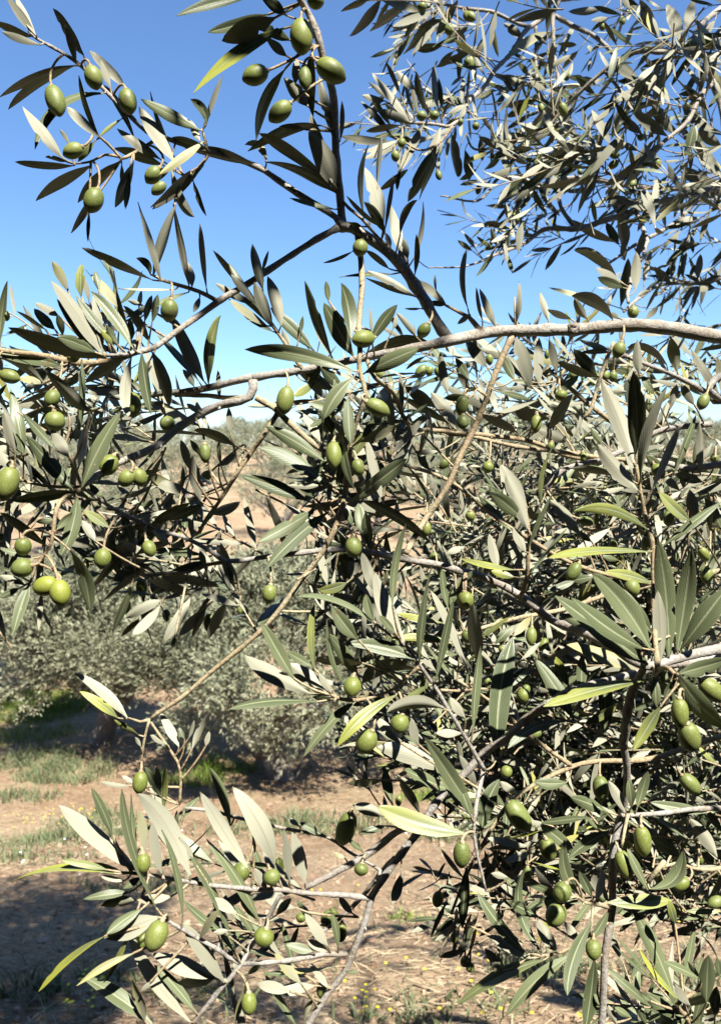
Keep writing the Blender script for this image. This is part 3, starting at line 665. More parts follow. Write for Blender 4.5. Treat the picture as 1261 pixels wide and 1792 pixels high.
# branch: name, then x y [depth] [radius px] ... ; depth and radius carried on / interpolated.  '+' = twig of the branch above
BR = """
main_bough | 1900 640 .80 19.4; 1500 615 .70 15.4; 1320 600 .63 13.0; 1261 588 .62 12.2; 1180 575 .62 11.3; 1090 572 .62 11.3; 1000 574 .62 10.5; 900 580 .62 9.7; 830 587 .61 9.7; 775 596 .60 8.9; 715 610 .60 7.3; 640 628 .61 6.5; 560 641 .62 6.5; 516 647 .62 6.5; 470 656 .62 6.1; 440 663 .62 6.5
+ | 440 663 .62 8; 441 678 .62 8; 436 693 .62 7.5; 420 703 .62 7; 377 716 .63 7; 313 746 .63 7; 263 783 .62 6.5; 200 816 .60 6; 165 838 .58 5.5; 143 852 .57 5
+ | 440 663 .62 7; 420 667 .62 6; 370 676 .63 6; 306 686 .64 5; 270 692 .65 4; 235 700 .66 3
+ | 436 693 .62 5; 400 696 .63 4.5; 365 694 .64 4; 305 692 .65 3.5
+ | 450 698 .62 5; 480 715 .62 5; 503 737 .62 5; 540 770 .62 5; 575 795 .62 4; 605 815 .61 3
+ | 484 725 .62 4.5; 462 757 .62 4.5; 440 790 .63 4; 415 830 .63 4; 395 862 .64 3.5; 375 890 .64 3
+ | 640 628 .61 4; 655 660 .60 4; 690 690 .64 4; 700 720 .66 4; 716 745 .68 4; 735 752 .69 4; 790 757 .72 4; 850 760 .74 4; 930 775 .78 4; 1010 800 .8 4; 1090 806 .8 4
+ | 840 583 .61 5; 822 556 .62 4; 800 543 .62 3; 780 533 .62 2.5
+ | 905 575 .62 4; 902 545 .62 2; 900 520 .62 1.2
rising_shoot | 786 594 .61 10; 766 568 .61 9.5; 745 532 .61 9.5; 722 495 .61 9.5; 700 460 .61 9.5; 668 432 .61 9; 640 415 .61 9; 617 402 .61 9; 597 398 .61 9
+ | 597 402 .61 7.5; 595 360 .61 7; 593 300 .60 6.5; 586 216 .59 6.5; 578 156 .58 6.5; 565 105 .57 6; 556 56 .56 6; 540 20 .56 5.5; 520 -10 .55 5; 500 -50 .55 5
+ | 597 398 .61 7; 586 383 .61 5.5; 546 353 .61 5.5; 513 330 .61 5.5; 486 313 .61 5; 460 297 .61 5; 430 285 .61 5; 400 276 .61 5; 363 266 .61 4.5; 325 254 .62 4; 292 241 .62 4; 256 230 .62 3.5; 230 206 .62 3.5; 186 160 .62 3.5; 143 116 .62 3.2; 116 96 .62 3; 90 81 .62 2.6; 63 66 .62 2.4; 50 54 .62 2
+ | 280 238 .62 3; 246 260 .62 3; 213 278 .61 2.6; 200 264 .61 2.4; 176 242 .6 2; 160 232 .6 1.6
+ | 213 276 .61 2.4; 185 272 .61 2.2; 160 284 .61 2; 130 287 .61 1.6
+ | 365 266 .61 3; 358 240 .61 2.6; 353 226 .61 2
+ | 363 270 .61 2.8; 346 293 .61 2.6; 322 308 .61 2.6; 310 333 .61 2.2; 307 362 .60 1.8
+ | 590 402 .61 6.5; 543 428 .61 5.5; 500 452 .61 5.5; 466 472 .61 5.5; 430 497 .61 5.5; 386 527 .60 5.5; 353 552 .60 5.2; 306 582 .59 5; 273 604 .58 4.6; 240 616 .57 4.2; 206 621 .56 3.6; 186 623 .56 3
+ | 240 616 .60 4; 180 634 .62 5; 143 638 .62 5.5; 107 632 .62 5.5; 60 620 .62 5; 10 612 .62 4; -40 600 .62 4; -160 585 .63 3.4; -320 600 .65 2.4; -420 640 .66 1.6
+ | 381 527 .60 4; 350 512 .60 3.6; 313 500 .60 3.2; 286 491 .60 2.8; 267 481 .60 2.2
+ | 628 408 .61 6; 629 430 .61 5.5; 631 500 .60 5; 630 565 .59 5; 630 612 .57 4.5; 627 645 .57 4.5; 637 690 .57 4; 622 745 .58 4.5; 612 800 .59 5; 604 850 .60 5; 598 880 .60 5; 586 920 .60 5; 566 966 .60 4.6; 526 1020 .60 4.6; 466 1090 .60 4.2; 420 1136 .60 4; 380 1170 .60 3.8; 326 1213 .60 3.8; 276 1246 .60 3.6; 262 1258 .60 3.2
+ | 262 1258 .60 2.8; 245 1262 .60 2.2; 226 1256 .60 1.8
+ | 262 1258 .60 2.4; 254 1290 .60 2.2; 248 1335 .60 1.6
+ | 262 1260 .60 2.4; 290 1300 .60 2.4; 312 1335 .60 2.4; 316 1365 .60 2.4; 313 1408 .60 2.6
+ | 600 352 .605 2.8; 612 366 .605 2.8; 634 385 .6 2.8; 655 410 .6 2.6; 676 430 .6 2.2
+ | 530 645 .62 4; 500 602 .62 3.4; 476 570 .62 3.2; 450 530 .62 2.6; 425 505 .62 2
crossing_branch | 1700 1000 .62 11.3; 1320 1120 .60 9.8; 1261 1137 .56 8.9; 1190 1150 .53 8.1; 1130 1163 .52 7.7; 1060 1130 .55 7.3; 1005 1102 .58 7.3; 968 1084 .6 6.9; 939 1062 .6 6.9; 910 1043 .6 6.6; 873 1024 .6 6.4; 836 1010 .6 6.4; 800 999 .6 6.1; 766 987 .6 5.8; 700 975 .6 5.7; 660 969 .6 5.2; 600 964 .6 5.2; 533 967 .6 4.9; 466 972 .6 4.4; 420 981 .6 4.0; 396 983 .6 4.0; 360 960 .6 3.7; 320 940 .6 3.7; 273 927 .6 3.4; 240 910 .6 3.2; 200 890 .59 3.0; 165 868 .58 2.8; 143 852 .57 2.6
+ | 396 983 .6 3.6; 360 988 .61 3; 330 1000 .61 2.6; 300 1003 .61 2.4; 260 1008 .62 2; 235 1003 .62 1.6
+ | 360 988 .61 2.6; 365 1020 .61 2.2; 372 1050 .61 1.6
+ | 403 985 .6 3; 415 1010 .6 2.6; 420 1040 .6 2
+ | 145 855 .57 4; 115 868 .56 3.6; 97 893 .55 3.4; 90 953 .55 3.2; 67 987 .55 2.8; 55 1018 .55 2.2
+ | 143 852 .57 3; 123 800 .55 3; 100 770 .55 2.4; 60 740 .56 2; 30 720 .56 1.6
+ | 143 852 .57 3; 90 850 .58 2.8; 40 840 .58 2.4; 12 815 .58 2
+ | 560 970 .6 3; 545 1000 .6 2.4; 520 1015 .59 2
+ | 911 1044 .58 4; 919 1022 .57 3.8; 922 980 .56 3.4; 924 933 .56 3; 920 896 .56 2.4; 915 880 .56 2
+ | 1150 1172 .50 5; 1142 1090 .52 4; 1143 1000 .53 3.8; 1141 944 .53 3.5; 1129 907 .53 3.5; 1120 866 .53 3.2; 1110 816 .53 3; 1102 795 .53 2.4
+ | 1151 1171 .50 5; 1170 1172 .48 4; 1190 1195 .47 3; 1200 1230 .47 2.4; 1201 1262 .47 1.8
+ | 1130 1163 .52 5; 1111 1204 .54 7; 1092 1255 .56 7.5; 1089 1310 .58 7
slanting_twig | 899 586 .62 6.3; 885 617 .62 5.4; 873 642 .62 5.4; 855 680 .62 5.0; 829 748 .63 4.9; 806 800 .63 4.9; 785 848 .63 5.0; 762 882 .63 5.0; 744 906 .63 5.0; 726 937 .62 5.2; 712 966 .61 5.0
+ | 850 692 .62 2.2; 833 680 .62 1.8; 818 685 .62 1.5
low_bough | 1600 1080 .66 10.9; 1261 1150 .60 8.4; 1130 1172 .57 7.1; 1056 1190 .56 6.7; 990 1216 .56 6.3; 957 1239 .56 6.3; 920 1258 .57 6.3; 884 1287 .57 6.3; 847 1312 .58 6.3; 820 1350 .58 6.3; 783 1388 .58 6.3; 753 1418 .58 6.3; 726 1455 .58 6.3; 700 1492 .58 6.3; 673 1538 .58 5.9; 653 1572 .58 5.9; 640 1608 .58 5.9; 616 1662 .58 5.9; 600 1702 .58 5.5; 573 1742 .58 5.5; 543 1790 .58 5.5; 500 1850 .58 5.0
+ | 651 1572 .58 5; 613 1567 .57 4.6; 566 1565 .56 4.4; 526 1563 .56 4.4; 493 1558 .55 4.2; 456 1557 .55 4; 420 1553 .54 3.8; 350 1545 .54 3.6; 300 1539 .53 3.4; 260 1533 .53 3.2; 230 1529 .53 2.6
+ | 608 1672 .58 4.6; 566 1670 .57 4.4; 533 1675 .56 4.2; 483 1682 .55 4.2; 423 1687 .54 4; 400 1675 .54 3.8; 383 1662 .53 3.8; 350 1645 .53 3.5; 316 1626 .52 3.2; 293 1612 .52 2.4
+ | 493 1560 .55 3.8; 466 1608 .55 3.6; 440 1648 .55 3.6; 423 1688 .54 4; 400 1717 .54 4; 360 1763 .54 4; 330 1797 .54 4; 300 1830 .54 4
+ | 720 1448 .59 6; 690 1460 .6 6; 653 1486 .61 6; 600 1518 .61 5.5; 566 1538 .61 5; 533 1556 .61 4.6
+ | 654 1560 .59 3.5; 664 1522 .6 3.2; 650 1512 .61 2.8; 610 1490 .61 2.6; 573 1467 .62 2.6; 510 1452 .62 3; 466 1441 .62 3; 400 1427 .62 3; 366 1420 .61 2.8; 323 1415 .61 2.8
+ | 690 1500 .60 4; 665 1530 .62 4; 640 1560 .63 4; 618 1585 .64 3.6; 580 1620 .64 3; 545 1642 .64 2.4
+ | 540 1598 .62 2.4; 575 1602 .62 2; 625 1604 .6 2
+ | 848 1345 .55 4.2; 820 1303 .54 3.8; 786 1248 .53 3.6; 766 1210 .53 3.4; 733 1160 .52 3.2; 715 1135 .52 3; 700 1120 .52 2.4
+ | 735 1165 .53 3; 690 1205 .54 2.6; 640 1222 .54 2.8; 600 1222 .53 3; 580 1215 .52 2.2
+ | 770 1207 .55 2.4; 800 1208 .56 2.4; 840 1206 .58 2.4; 900 1210 .60 2
+ | 847 1345 .56 4; 840 1380 .55 4; 832 1420 .54 3.6; 828 1458 .54 3; 834 1500 .54 2.6; 850 1560 .54 2
upright_stem | 1091 1290 .585 6.2; 1094 1340 .60 6.3; 1093 1390 .61 6.4; 1084 1440 .62 6.5; 1074 1490 .62 6.5; 1070 1525 .62 6.5; 1068 1598 .62 6.5; 1061 1653 .62 6.4; 1056 1726 .62 6.3; 1050 1795 .62 6.2; 1044 1860 .62 6
+ | 2925 2003 1.0 14; 2200 1720 .93 12; 1560 1500 .8 8; 1300 1420 .70 5.5; 1261 1416 .66 4.6; 1202 1417 .64 4.2; 1165 1421 .63 4; 1122 1425 .62 3.8; 1088 1428 .615 3.6
+ | 1068 1590 .62 4; 1050 1582 .60 3.5; 1036 1580 .59 3; 1020 1578 .59 2.4
+ | 1036 1580 .59 3; 1034 1610 .58 2.4; 1032 1640 .58 1.8
+ | 1100 1425 .60 3.4; 1094 1450 .59 2.8; 1086 1485 .58 2
+ | 1010 1650 .63 3; 980 1665 .63 2.8; 946 1672 .63 2.4; 925 1668 .63 1.8
+ | 1066 1612 .62 3; 1035 1635 .62 3; 1010 1650 .63 3
+ | 1300 1505 .7 4; 1261 1516 .68 4; 1239 1521 .67 3.6; 1213 1521 .66 3; 1180 1512 .65 2.6; 1150 1520 .65 2
+ | 1400 1840 .6 6; 1240 1830 .58 5; 1200 1780 .56 4; 1185 1760 .55 3.6; 1215 1735 .55 3
+ | 1135 1545 .6 4.2; 1150 1525 .6 4.2; 1163 1508 .6 4
back_bough | 1700 520 1.200 20; 1300 640 0.768 8; 1261 700 0.746 5; 1231 684 0.746 4.6; 1184 662 0.737 4; 1129 636 0.728 3.6; 1092 620 0.724 3
+ | 1260 815 0.724 6; 1202 818 0.719 5.6; 1173 810 0.719 5; 1150 805 0.719 4.4; 1120 810 0.719 4
+ | 1240 740 0.768 5; 1173 752 0.764 5; 1136 764 0.764 4.6; 1049 803 0.755 4.6; 983 826 0.746 4.4; 953 858 0.746 4
+ | 1072 600 0.701 3.2; 1052 657 0.701 3.2; 1034 711 0.701 3.6; 1020 730 0.701 3
+ | 1080 745 0.728 4.6; 1034 711 0.719 4.2; 1005 686 0.715 4; 961 649 0.715 3.4
+ | 1050 800 0.755 4; 960 790 0.746 3.6; 880 775 0.737 3.6; 800 760 0.728 3.4
+ | 1261 1000 0.746 5; 1150 1020 0.746 4; 1040 1000 0.737 3.6; 900 930 0.728 3.2; 800 850 0.719 3; 700 812 0.710 3; 660 800 0.701 2.6
+ | 1150 1020 0.746 4; 1000 1060 0.728 4; 880 1090 0.710 3.6; 790 1110 0.701 3
+ | 1261 1290 0.724 5; 1120 1330 0.710 4.4; 1000 1340 0.701 4; 900 1400 0.701 3.6; 830 1500 0.701 3; 790 1600 0.701 2.4
+ | 1000 1340 0.701 4; 930 1290 0.692 3.6; 860 1230 0.688 3; 800 1190 0.683 2.4
+ | 800 1610 0.710 2.2; 830 1625 0.710 2; 860 1640 0.701 1.6
+ | 940 1480 0.692 3; 920 1490 0.692 2.6; 890 1482 0.692 2
sky_bough | 1700 150 1.6 17.6; 1300 318 1.35 7.2; 1261 329 1.3 5.2; 1202 341 1.28 5.2; 1111 367 1.25 5.6; 1056 388 1.22 5.2; 1005 399 1.2 4.8; 954 403 1.2 4.0; 910 428 1.18 3.2; 866 447 1.15 2.4; 810 466 1.12 1.6; 748 469 1.1 1.2
+ | 1261 485 1.2 3; 1220 496 1.2 3; 1184 497 1.2 3; 1151 500 1.2 2.6; 1120 520 1.18 2.6; 1090 545 1.1 2.4
+ | 1111 367 1.25 4; 1130 420 1.15 3.6; 1115 470 1.0 3.4; 1098 505 .9 3.2; 1100 530 .88 2.6
+ | 1261 318 1.3 4; 1220 350 1.28 4; 1180 390 1.26 3.6; 1122 422 1.24 3; 1080 450 1.22 2.4; 1050 470 1.2 2
+ | 1005 399 1.2 4; 985 370 1.22 3.6; 975 340 1.25 3; 960 320 1.28 2.6
+ | 1261 320 1.4 4; 1180 330 1.4 4; 1100 325 1.38 4; 1000 310 1.36 4; 930 330 1.34 3.4; 880 310 1.32 3; 835 350 1.3 2; 770 343 1.28 1.3
high_bough | 1700 -60 1.5 20; 1300 40 1.25 9; 1261 90 1.15 4.2; 1220 92 1.12 4; 1191 91 1.1 4; 1150 92 1.1 4; 1114 90 1.12 3.6; 1056 125 1.15 3.4; 994 180 1.18 3; 975 200 1.2 2.4
+ | 1300 -20 1.2 5; 1215 60 1.1 4.5; 1239 113 1.1 4.5; 1250 154 1.1 4.2; 1258 190 1.1 4; 1275 260 1.1 3.6
+ | 1247 140 1.1 4; 1231 161 1.08 3.8; 1206 205 1.06 3.6; 1177 234 1.05 3.4; 1150 258 1.04 3.2; 1120 285 1.04 3; 1092 312 1.04 2.4; 1060 300 1.03 2
+ | 1160 -30 1.3 6; 979 0 1.2 4.5; 957 22 1.2 4.2; 928 47 1.18 4; 895 88 1.16 3.8; 855 139 1.12 3.6; 818 183 1.08 3.4; 806 206 1.05 3; 786 220 1.03 2.8; 766 218 1.02 2.6; 720 216 1.0 2.4; 700 214 1.0 1.8
+ | 928 47 1.18 3.4; 891 33 1.16 3; 855 22 1.15 3; 800 11 1.13 2.6; 760 5 1.12 2
+ | 979 0 1.2 4; 965 37 1.19 3.4; 970 91 1.18 3.2; 975 146 1.16 3
+ | 957 22 1.25 4; 1000 45 1.25 4; 1040 62 1.25 3.6; 1070 95 1.25 3.4; 1110 150 1.25 3; 1150 190 1.25 2.6
+ | 935 45 1.22 3; 938 100 1.22 3; 938 155 1.2 2.6
+ | 790 222 1.03 2.4; 770 250 1.02 2.2; 735 262 1.0 2; 700 245 1.0 1.6
+ | 994 180 1.18 2.6; 940 240 1.2 2.6; 890 245 1.2 2.4; 870 210 1.2 2; 860 160 1.2 1.6
+ | 940 240 1.2 2.6; 870 255 1.2 2.4; 830 260 1.2 2; 815 235 1.2 1.6
+ | 1056 125 1.15 2.6; 1085 160 1.15 2.6; 1120 200 1.14 2.4; 1140 240 1.12 2
"""
# leaf: base x y, tip x y, width, look (u/U under side lit/dark, t/T upper side lit/dark, y yellowing), optional control point
LV = {}
LV['A'] = """190,190,30,-30,45,u;190,185,85,-20,40,u;170,190,-40,110,45,U;210,235,10,165,40,u;440,290,280,45,55,U;400,330,340,130,40,U;660,465,470,265,55,u;580,460,530,315,40,u;390,345,0,510,50,U,180,380;390,345,45,575,45,U,160,430;550,490,185,785,45,t,240,480;330,830,120,560,65,u;365,760,315,680,22,u;520,720,350,560,55,u;520,715,415,395,30,T,430,560;715,750,545,445,35,T,660,580;500,740,410,850,35,y;640,625,520,720,20,y;390,870,80,850,40,U;350,850,240,825,25,T;480,870,190,1055,60,U;630,850,410,1065,60,U;530,1000,375,1225,45,U;470,1110,463,1270,20,T;700,860,605,1090,60,T;680,900,660,1100,30,T;640,860,650,1000,25,U;850,865,600,780,60,T;840,835,615,675,55,u;915,850,730,560,75,u;920,830,790,480,30,T,840,680;1050,685,740,520,65,t;1085,650,1000,520,50,t,1080,560;1065,680,1170,395,28,U,1100,560;1050,740,1000,630,40,u;1085,780,900,725,60,T;980,780,1330,860,60,U;1075,740,835,920,45,y;1060,880,800,1100,60,u;1000,900,790,1090,40,U;900,890,1020,1140,55,U,920,1080;1015,950,1085,1135,28,T;900,870,765,960,50,T"""
LV['B'] = """120,-20,-275,85,55,t,-80,0;210,75,-110,170,60,t;240,95,-35,215,110,U;290,150,-185,490,70,y,20,260;300,80,170,-20,90,t;320,210,170,140,60,T;305,295,200,200,50,U;290,370,145,735,65,T,150,530;350,440,360,310,55,U;420,560,290,410,75,u;440,260,445,615,60,T;540,700,470,400,50,u;490,660,100,795,55,T,330,640;400,680,265,665,45,U;545,960,430,600,70,u;560,1000,420,690,110,u;530,960,160,700,60,U,330,790;560,1010,190,850,55,T,380,870;200,850,85,760,45,u,170,720;585,740,595,530,28,u;850,745,590,715,45,u;560,1100,320,1040,25,t;710,1140,735,760,30,t,660,900;810,1190,715,880,80,u;820,1220,710,1060,55,T;780,980,805,700,25,U;820,1210,865,920,25,U;895,1320,850,1075,65,u;900,1230,990,1050,40,u,910,1090;975,1351,1020,1060,28,U;985,1351,1025,1175,20,U;850,1300,820,1220,30,u;940,1360,920,1250,40,u;700,1190,630,1170,50,y;810,1200,620,1030,25,T;950,640,750,380,40,u;955,645,775,580,50,u;900,490,825,325,25,U;980,470,880,370,45,u;850,710,690,530,35,u;830,690,740,560,30,T;820,530,700,500,35,u;880,540,735,430,30,u;900,660,720,690,35,U;1040,590,985,375,40,T;1100,570,1070,350,35,T;1120,570,1100,410,30,T;960,560,930,450,22,T;1020,660,900,900,50,u;1110,665,1040,875,50,u;1090,780,940,1060,75,T;1100,800,1000,1050,40,T;940,890,790,1000,40,T;900,750,705,835,40,u;880,740,700,800,30,u;1150,600,1240,550,30,u;1170,710,1200,930,50,U;1240,790,1261,950,50,T;900,900,885,1000,22,T;730,0,590,60,35,U;800,-10,635,190,55,U;850,0,770,130,25,T;950,10,740,165,50,U;1000,60,800,0,50,u;1080,60,860,140,40,u;1040,20,920,200,30,T;1080,90,915,285,60,T;1090,130,960,290,30,u;1120,240,980,260,45,T;1240,140,1140,230,50,u;1180,270,1100,350,30,T;1205,260,1210,430,25,T;1200,0,1090,180,50,T"""
LV['C'] = """690,45,530,55,35,u;430,155,235,280,45,u,340,180;310,180,220,110,45,u;950,170,870,0,60,U;1090,150,1130,0,50,u;1060,190,1000,20,60,u;1230,100,1150,190,50,u;700,800,475,670,55,u;620,760,490,560,45,u;730,690,640,525,40,u;860,720,730,700,40,u,790,680;1000,650,835,525,55,u;1030,640,930,500,55,u;880,640,770,550,45,u;1261,645,1075,500,45,u,1130,600;1261,700,1150,620,60,u;1261,840,1150,660,60,u,1180,780;1250,940,1085,800,60,u;1270,440,1205,320,50,u;980,700,710,890,50,U;960,690,790,900,50,U;700,840,400,895,40,U;1000,345,830,470,50,u;870,390,720,280,50,u;820,1060,720,895,60,u;800,1200,770,1020,55,U;770,1170,710,1065,50,t;760,1160,540,1050,40,U;860,1231,890,1100,40,U;700,1231,560,1190,40,u;470,480,320,670,55,U;475,530,410,660,50,U;380,480,210,510,35,T;360,480,230,560,40,T;350,410,215,360,40,u;340,360,290,300,40,T;450,330,385,290,50,u;430,420,370,400,40,u;575,245,500,330,30,U;550,300,500,400,35,u;480,210,570,215,25,T;130,360,50,210,25,u;0,170,50,130,50,u;10,240,5,390,20,T;110,650,120,770,30,T;130,810,210,735,30,T;5,740,5,850,30,T;10,570,40,500,35,u;90,810,10,860,30,T;1130,360,1090,440,40,T;1060,450,1140,440,30,T;770,490,685,515,25,U;1100,730,1130,600,45,t;260,960,240,880,30,u;265,1090,225,970,30,u;300,1060,225,995,30,y;250,1095,130,1065,30,T;190,1180,160,1090,25,u;170,1190,90,1130,20,y;85,1190,30,1115,20,u;70,1200,0,1150,25,u;240,990,135,985,25,T;195,1190,240,1130,30,T"""
LV['D'] = """800,180,430,10,45,U;845,180,725,-230,42,u;805,160,925,-215,55,U;995,215,910,-220,40,U;1085,225,1050,-115,32,U;790,150,715,65,60,t,790,80;1010,215,985,85,50,u;1050,270,1015,350,40,u;1350,300,1120,25,38,U;1340,310,1130,195,45,u;920,230,620,225,15,u;990,245,660,380,35,t;360,240,275,80,50,u;530,565,270,185,80,u;545,580,300,280,60,u;430,270,430,95,50,T;470,290,445,170,30,u;640,330,480,150,60,u;520,230,500,130,40,T;690,530,480,240,65,t;540,560,490,260,45,u;610,520,400,260,50,t;700,520,610,230,25,T;310,370,185,300,45,u;290,440,180,330,60,T;240,440,90,345,25,T;330,470,300,360,60,t;560,590,45,430,80,U,300,540;500,560,300,480,70,t;790,510,650,315,50,U;740,310,670,285,35,U;730,330,745,235,25,U;800,400,830,255,40,T;760,400,800,260,35,T;690,500,680,380,40,t;620,520,560,420,40,t;590,520,530,440,40,y;1070,710,905,370,75,u;1050,720,820,460,40,t;1095,720,1160,365,65,t,1090,480;1020,740,960,650,45,u;1155,800,1145,655,30,U;660,590,450,720,60,U;440,650,360,740,40,u;690,590,680,900,60,u,630,800;745,570,795,885,65,t;800,560,890,850,70,U;790,600,700,720,40,y;430,600,400,1030,40,t,430,800;320,630,-40,560,80,t;230,720,0,590,60,U;230,725,90,700,40,u;470,870,235,655,80,U;265,760,100,830,35,U;560,790,500,740,40,T;640,770,520,745,60,T;360,880,205,860,40,T;125,1130,55,750,65,t;80,1080,20,870,70,U;290,1070,120,880,45,t;380,1275,140,1000,80,t;430,1270,635,870,85,t,500,1080;360,1110,270,970,60,u;415,1160,460,940,55,U;400,1290,60,1340,60,T;230,1180,190,1100,60,y;50,1180,0,1070,50,u;540,1320,470,1250,50,T;1055,1340,1010,1100,60,u;1000,1180,950,1020,45,U;1050,1100,1000,1020,50,T;1090,1120,1100,1040,60,T;960,1290,775,1190,60,u;1000,1300,790,1230,60,u;955,1280,960,1160,25,T;1150,1160,1240,1090,40,U;1160,1150,1150,1010,25,T;1230,1050,1020,970,55,U,1110,980;1060,880,980,830,45,u;1210,980,1200,850,40,U;-5,540,40,185,45,t;700,1200,850,1175,25,T"""
LV['E'] = """155,330,0,90,40,t;150,310,10,150,45,u;180,230,125,-10,55,u;175,140,210,25,20,u;230,420,135,190,65,u;275,420,205,160,70,u;200,420,0,280,45,u;230,450,60,340,40,t;240,440,30,250,35,T;320,520,280,440,30,u;375,460,390,370,25,T;440,545,220,325,70,t;540,580,400,185,55,T,450,380;530,570,450,380,35,u;525,290,510,185,35,T;655,580,500,300,90,t;640,480,590,195,85,t,640,330;750,500,885,310,65,t;750,460,740,320,22,u;655,660,85,545,85,t,350,540;860,440,880,360,25,u;985,480,880,350,35,u;560,760,340,625,70,u;420,720,490,640,50,t;450,720,340,790,60,y;720,665,1000,540,90,t;690,590,1040,500,100,T,870,500;655,690,500,910,80,t,540,790;500,910,425,950,60,T;625,800,640,1040,65,t;560,860,420,825,50,t;480,1030,390,880,50,u;500,1000,540,800,60,T;500,1130,190,945,75,t;510,1255,155,1060,80,t,330,1090;420,1340,60,1205,75,t;600,900,660,1280,45,T,580,1120;700,1010,760,910,60,T;690,1030,870,945,60,U;640,1340,935,1120,90,T;520,1340,560,1230,50,U;440,1320,360,1240,50,T;480,1260,310,1260,35,u;970,260,720,130,40,u;850,150,580,165,25,t;970,265,720,170,30,T;650,30,495,90,20,T;840,120,720,25,35,T;975,160,985,-60,30,T;950,150,910,-40,50,u;1140,310,990,180,45,u;1090,240,1085,150,15,u;1140,310,1050,300,45,T;1010,330,925,330,15,T;1255,330,1250,10,30,U,1190,180;1150,780,1110,560,50,u;1035,580,930,650,20,T;1260,700,1190,590,55,T;1261,760,1200,665,50,u;1085,850,925,740,65,U;1200,950,1060,770,70,u;1150,930,890,785,45,T;1261,800,1130,800,40,T;1261,990,1080,950,45,T;945,1120,950,890,30,T;1100,1080,970,1085,30,u;1055,1180,990,1100,40,T;590,880,560,690,60,t;580,1250,610,1050,60,T;570,1180,520,980,55,T;600,760,480,640,60,T;640,1120,740,960,55,T;560,1000,480,860,55,T"""
LV['F'] = """140,580,40,450,60,U;120,360,90,200,20,U;180,385,105,205,40,u;280,370,295,170,30,u;435,360,395,220,35,u;270,640,210,520,60,T;350,670,280,440,75,u;390,670,390,440,50,u;475,610,440,450,40,u;340,650,190,500,50,u;740,350,545,240,60,U,670,240;780,350,720,320,40,U;690,270,435,200,25,u;620,350,560,250,50,u;540,350,430,305,35,U;760,150,555,20,45,U,690,30;780,175,660,105,40,u;790,200,670,150,50,t;780,290,815,60,50,T,820,180;850,210,855,30,50,u;890,180,930,20,30,u;900,310,990,150,18,U;900,350,960,290,30,u;860,240,920,215,25,u;800,70,790,-20,60,u;1020,180,940,100,40,U;1055,160,1060,90,18,T;1080,150,1095,30,25,T;1110,160,1135,90,18,T;1150,160,1160,40,35,U;1070,260,1140,195,30,T;1160,180,1261,145,35,T;940,300,1070,190,20,T;680,630,475,555,40,U;665,620,555,495,65,t;450,710,580,620,45,t;730,500,580,450,30,u;730,510,590,510,25,T;840,1040,685,640,85,u;850,1000,840,600,85,t;875,1110,1000,680,50,u,890,900;930,1170,1060,860,40,U;860,1170,665,950,75,u;780,1110,545,1065,35,U;1030,1100,1140,810,30,t;1160,1100,1155,840,35,u;690,950,640,870,50,t;940,710,880,620,45,t;1250,710,1120,500,40,u;1261,700,1240,530,40,u;440,830,245,790,60,U;440,870,550,710,60,u;280,890,120,820,50,U;400,1231,455,960,25,t,390,1100;330,1250,205,1045,80,u;290,1290,155,1150,60,t;270,1290,110,1070,30,t;380,880,520,940,60,u;200,700,350,740,30,t;160,810,380,740,25,u;1000,570,810,490,40,U,900,445;1050,600,1020,440,60,u;870,620,860,450,45,u;1020,760,1050,660,40,u;1130,760,1070,660,50,u;690,690,810,700,30,u;1060,1170,980,1100,70,U;1100,1231,1120,1160,60,U;990,1100,900,1000,70,t;1170,1130,1040,1090,50,t;1080,1160,1075,1000,45,T;60,330,0,375,40,U"""
LV['G'] = """405,30,320,335,80,t,400,190;600,100,510,55,50,u;575,190,440,100,50,t;500,260,430,150,60,U;290,150,190,160,70,t;250,290,0,110,50,T;370,310,475,630,70,T,460,420;160,480,70,750,60,t;130,490,0,440,40,u;100,510,0,560,40,T;180,350,0,300,35,t;60,420,0,400,30,T;640,310,480,510,50,T;300,200,380,110,50,T;790,380,590,470,75,U;780,400,550,570,40,U;850,570,660,665,60,u;840,600,695,755,55,u;690,500,590,740,45,T;1000,560,860,790,60,u;1080,600,940,760,50,U;1080,620,1010,765,35,T;1190,580,1095,775,60,U;920,760,905,825,40,T;1250,600,1060,540,40,u;1230,500,1160,270,55,U;1200,500,1190,390,50,u;800,170,1000,60,60,T;880,150,1060,70,50,T;1110,120,1261,55,60,U;1040,210,1170,20,30,T;890,280,800,200,50,U;720,330,900,270,50,U;1000,360,990,290,60,U;1080,400,1050,310,60,u;760,460,1010,540,50,U;670,1190,390,950,60,u,560,1040;620,1190,420,1050,50,y;730,1280,600,1200,30,T;940,1340,840,1160,50,u;1010,1351,1100,1160,40,U;880,1330,790,1280,60,U;970,1300,940,1240,50,T;990,1300,1020,1200,20,u;1080,1340,1100,1260,30,u;740,1340,710,1290,40,u;900,420,1100,380,50,T;860,460,1060,470,60,U;800,540,930,430,50,T;960,470,1150,500,50,U;700,270,640,120,55,T;850,230,700,180,55,T;640,400,560,250,45,T"""
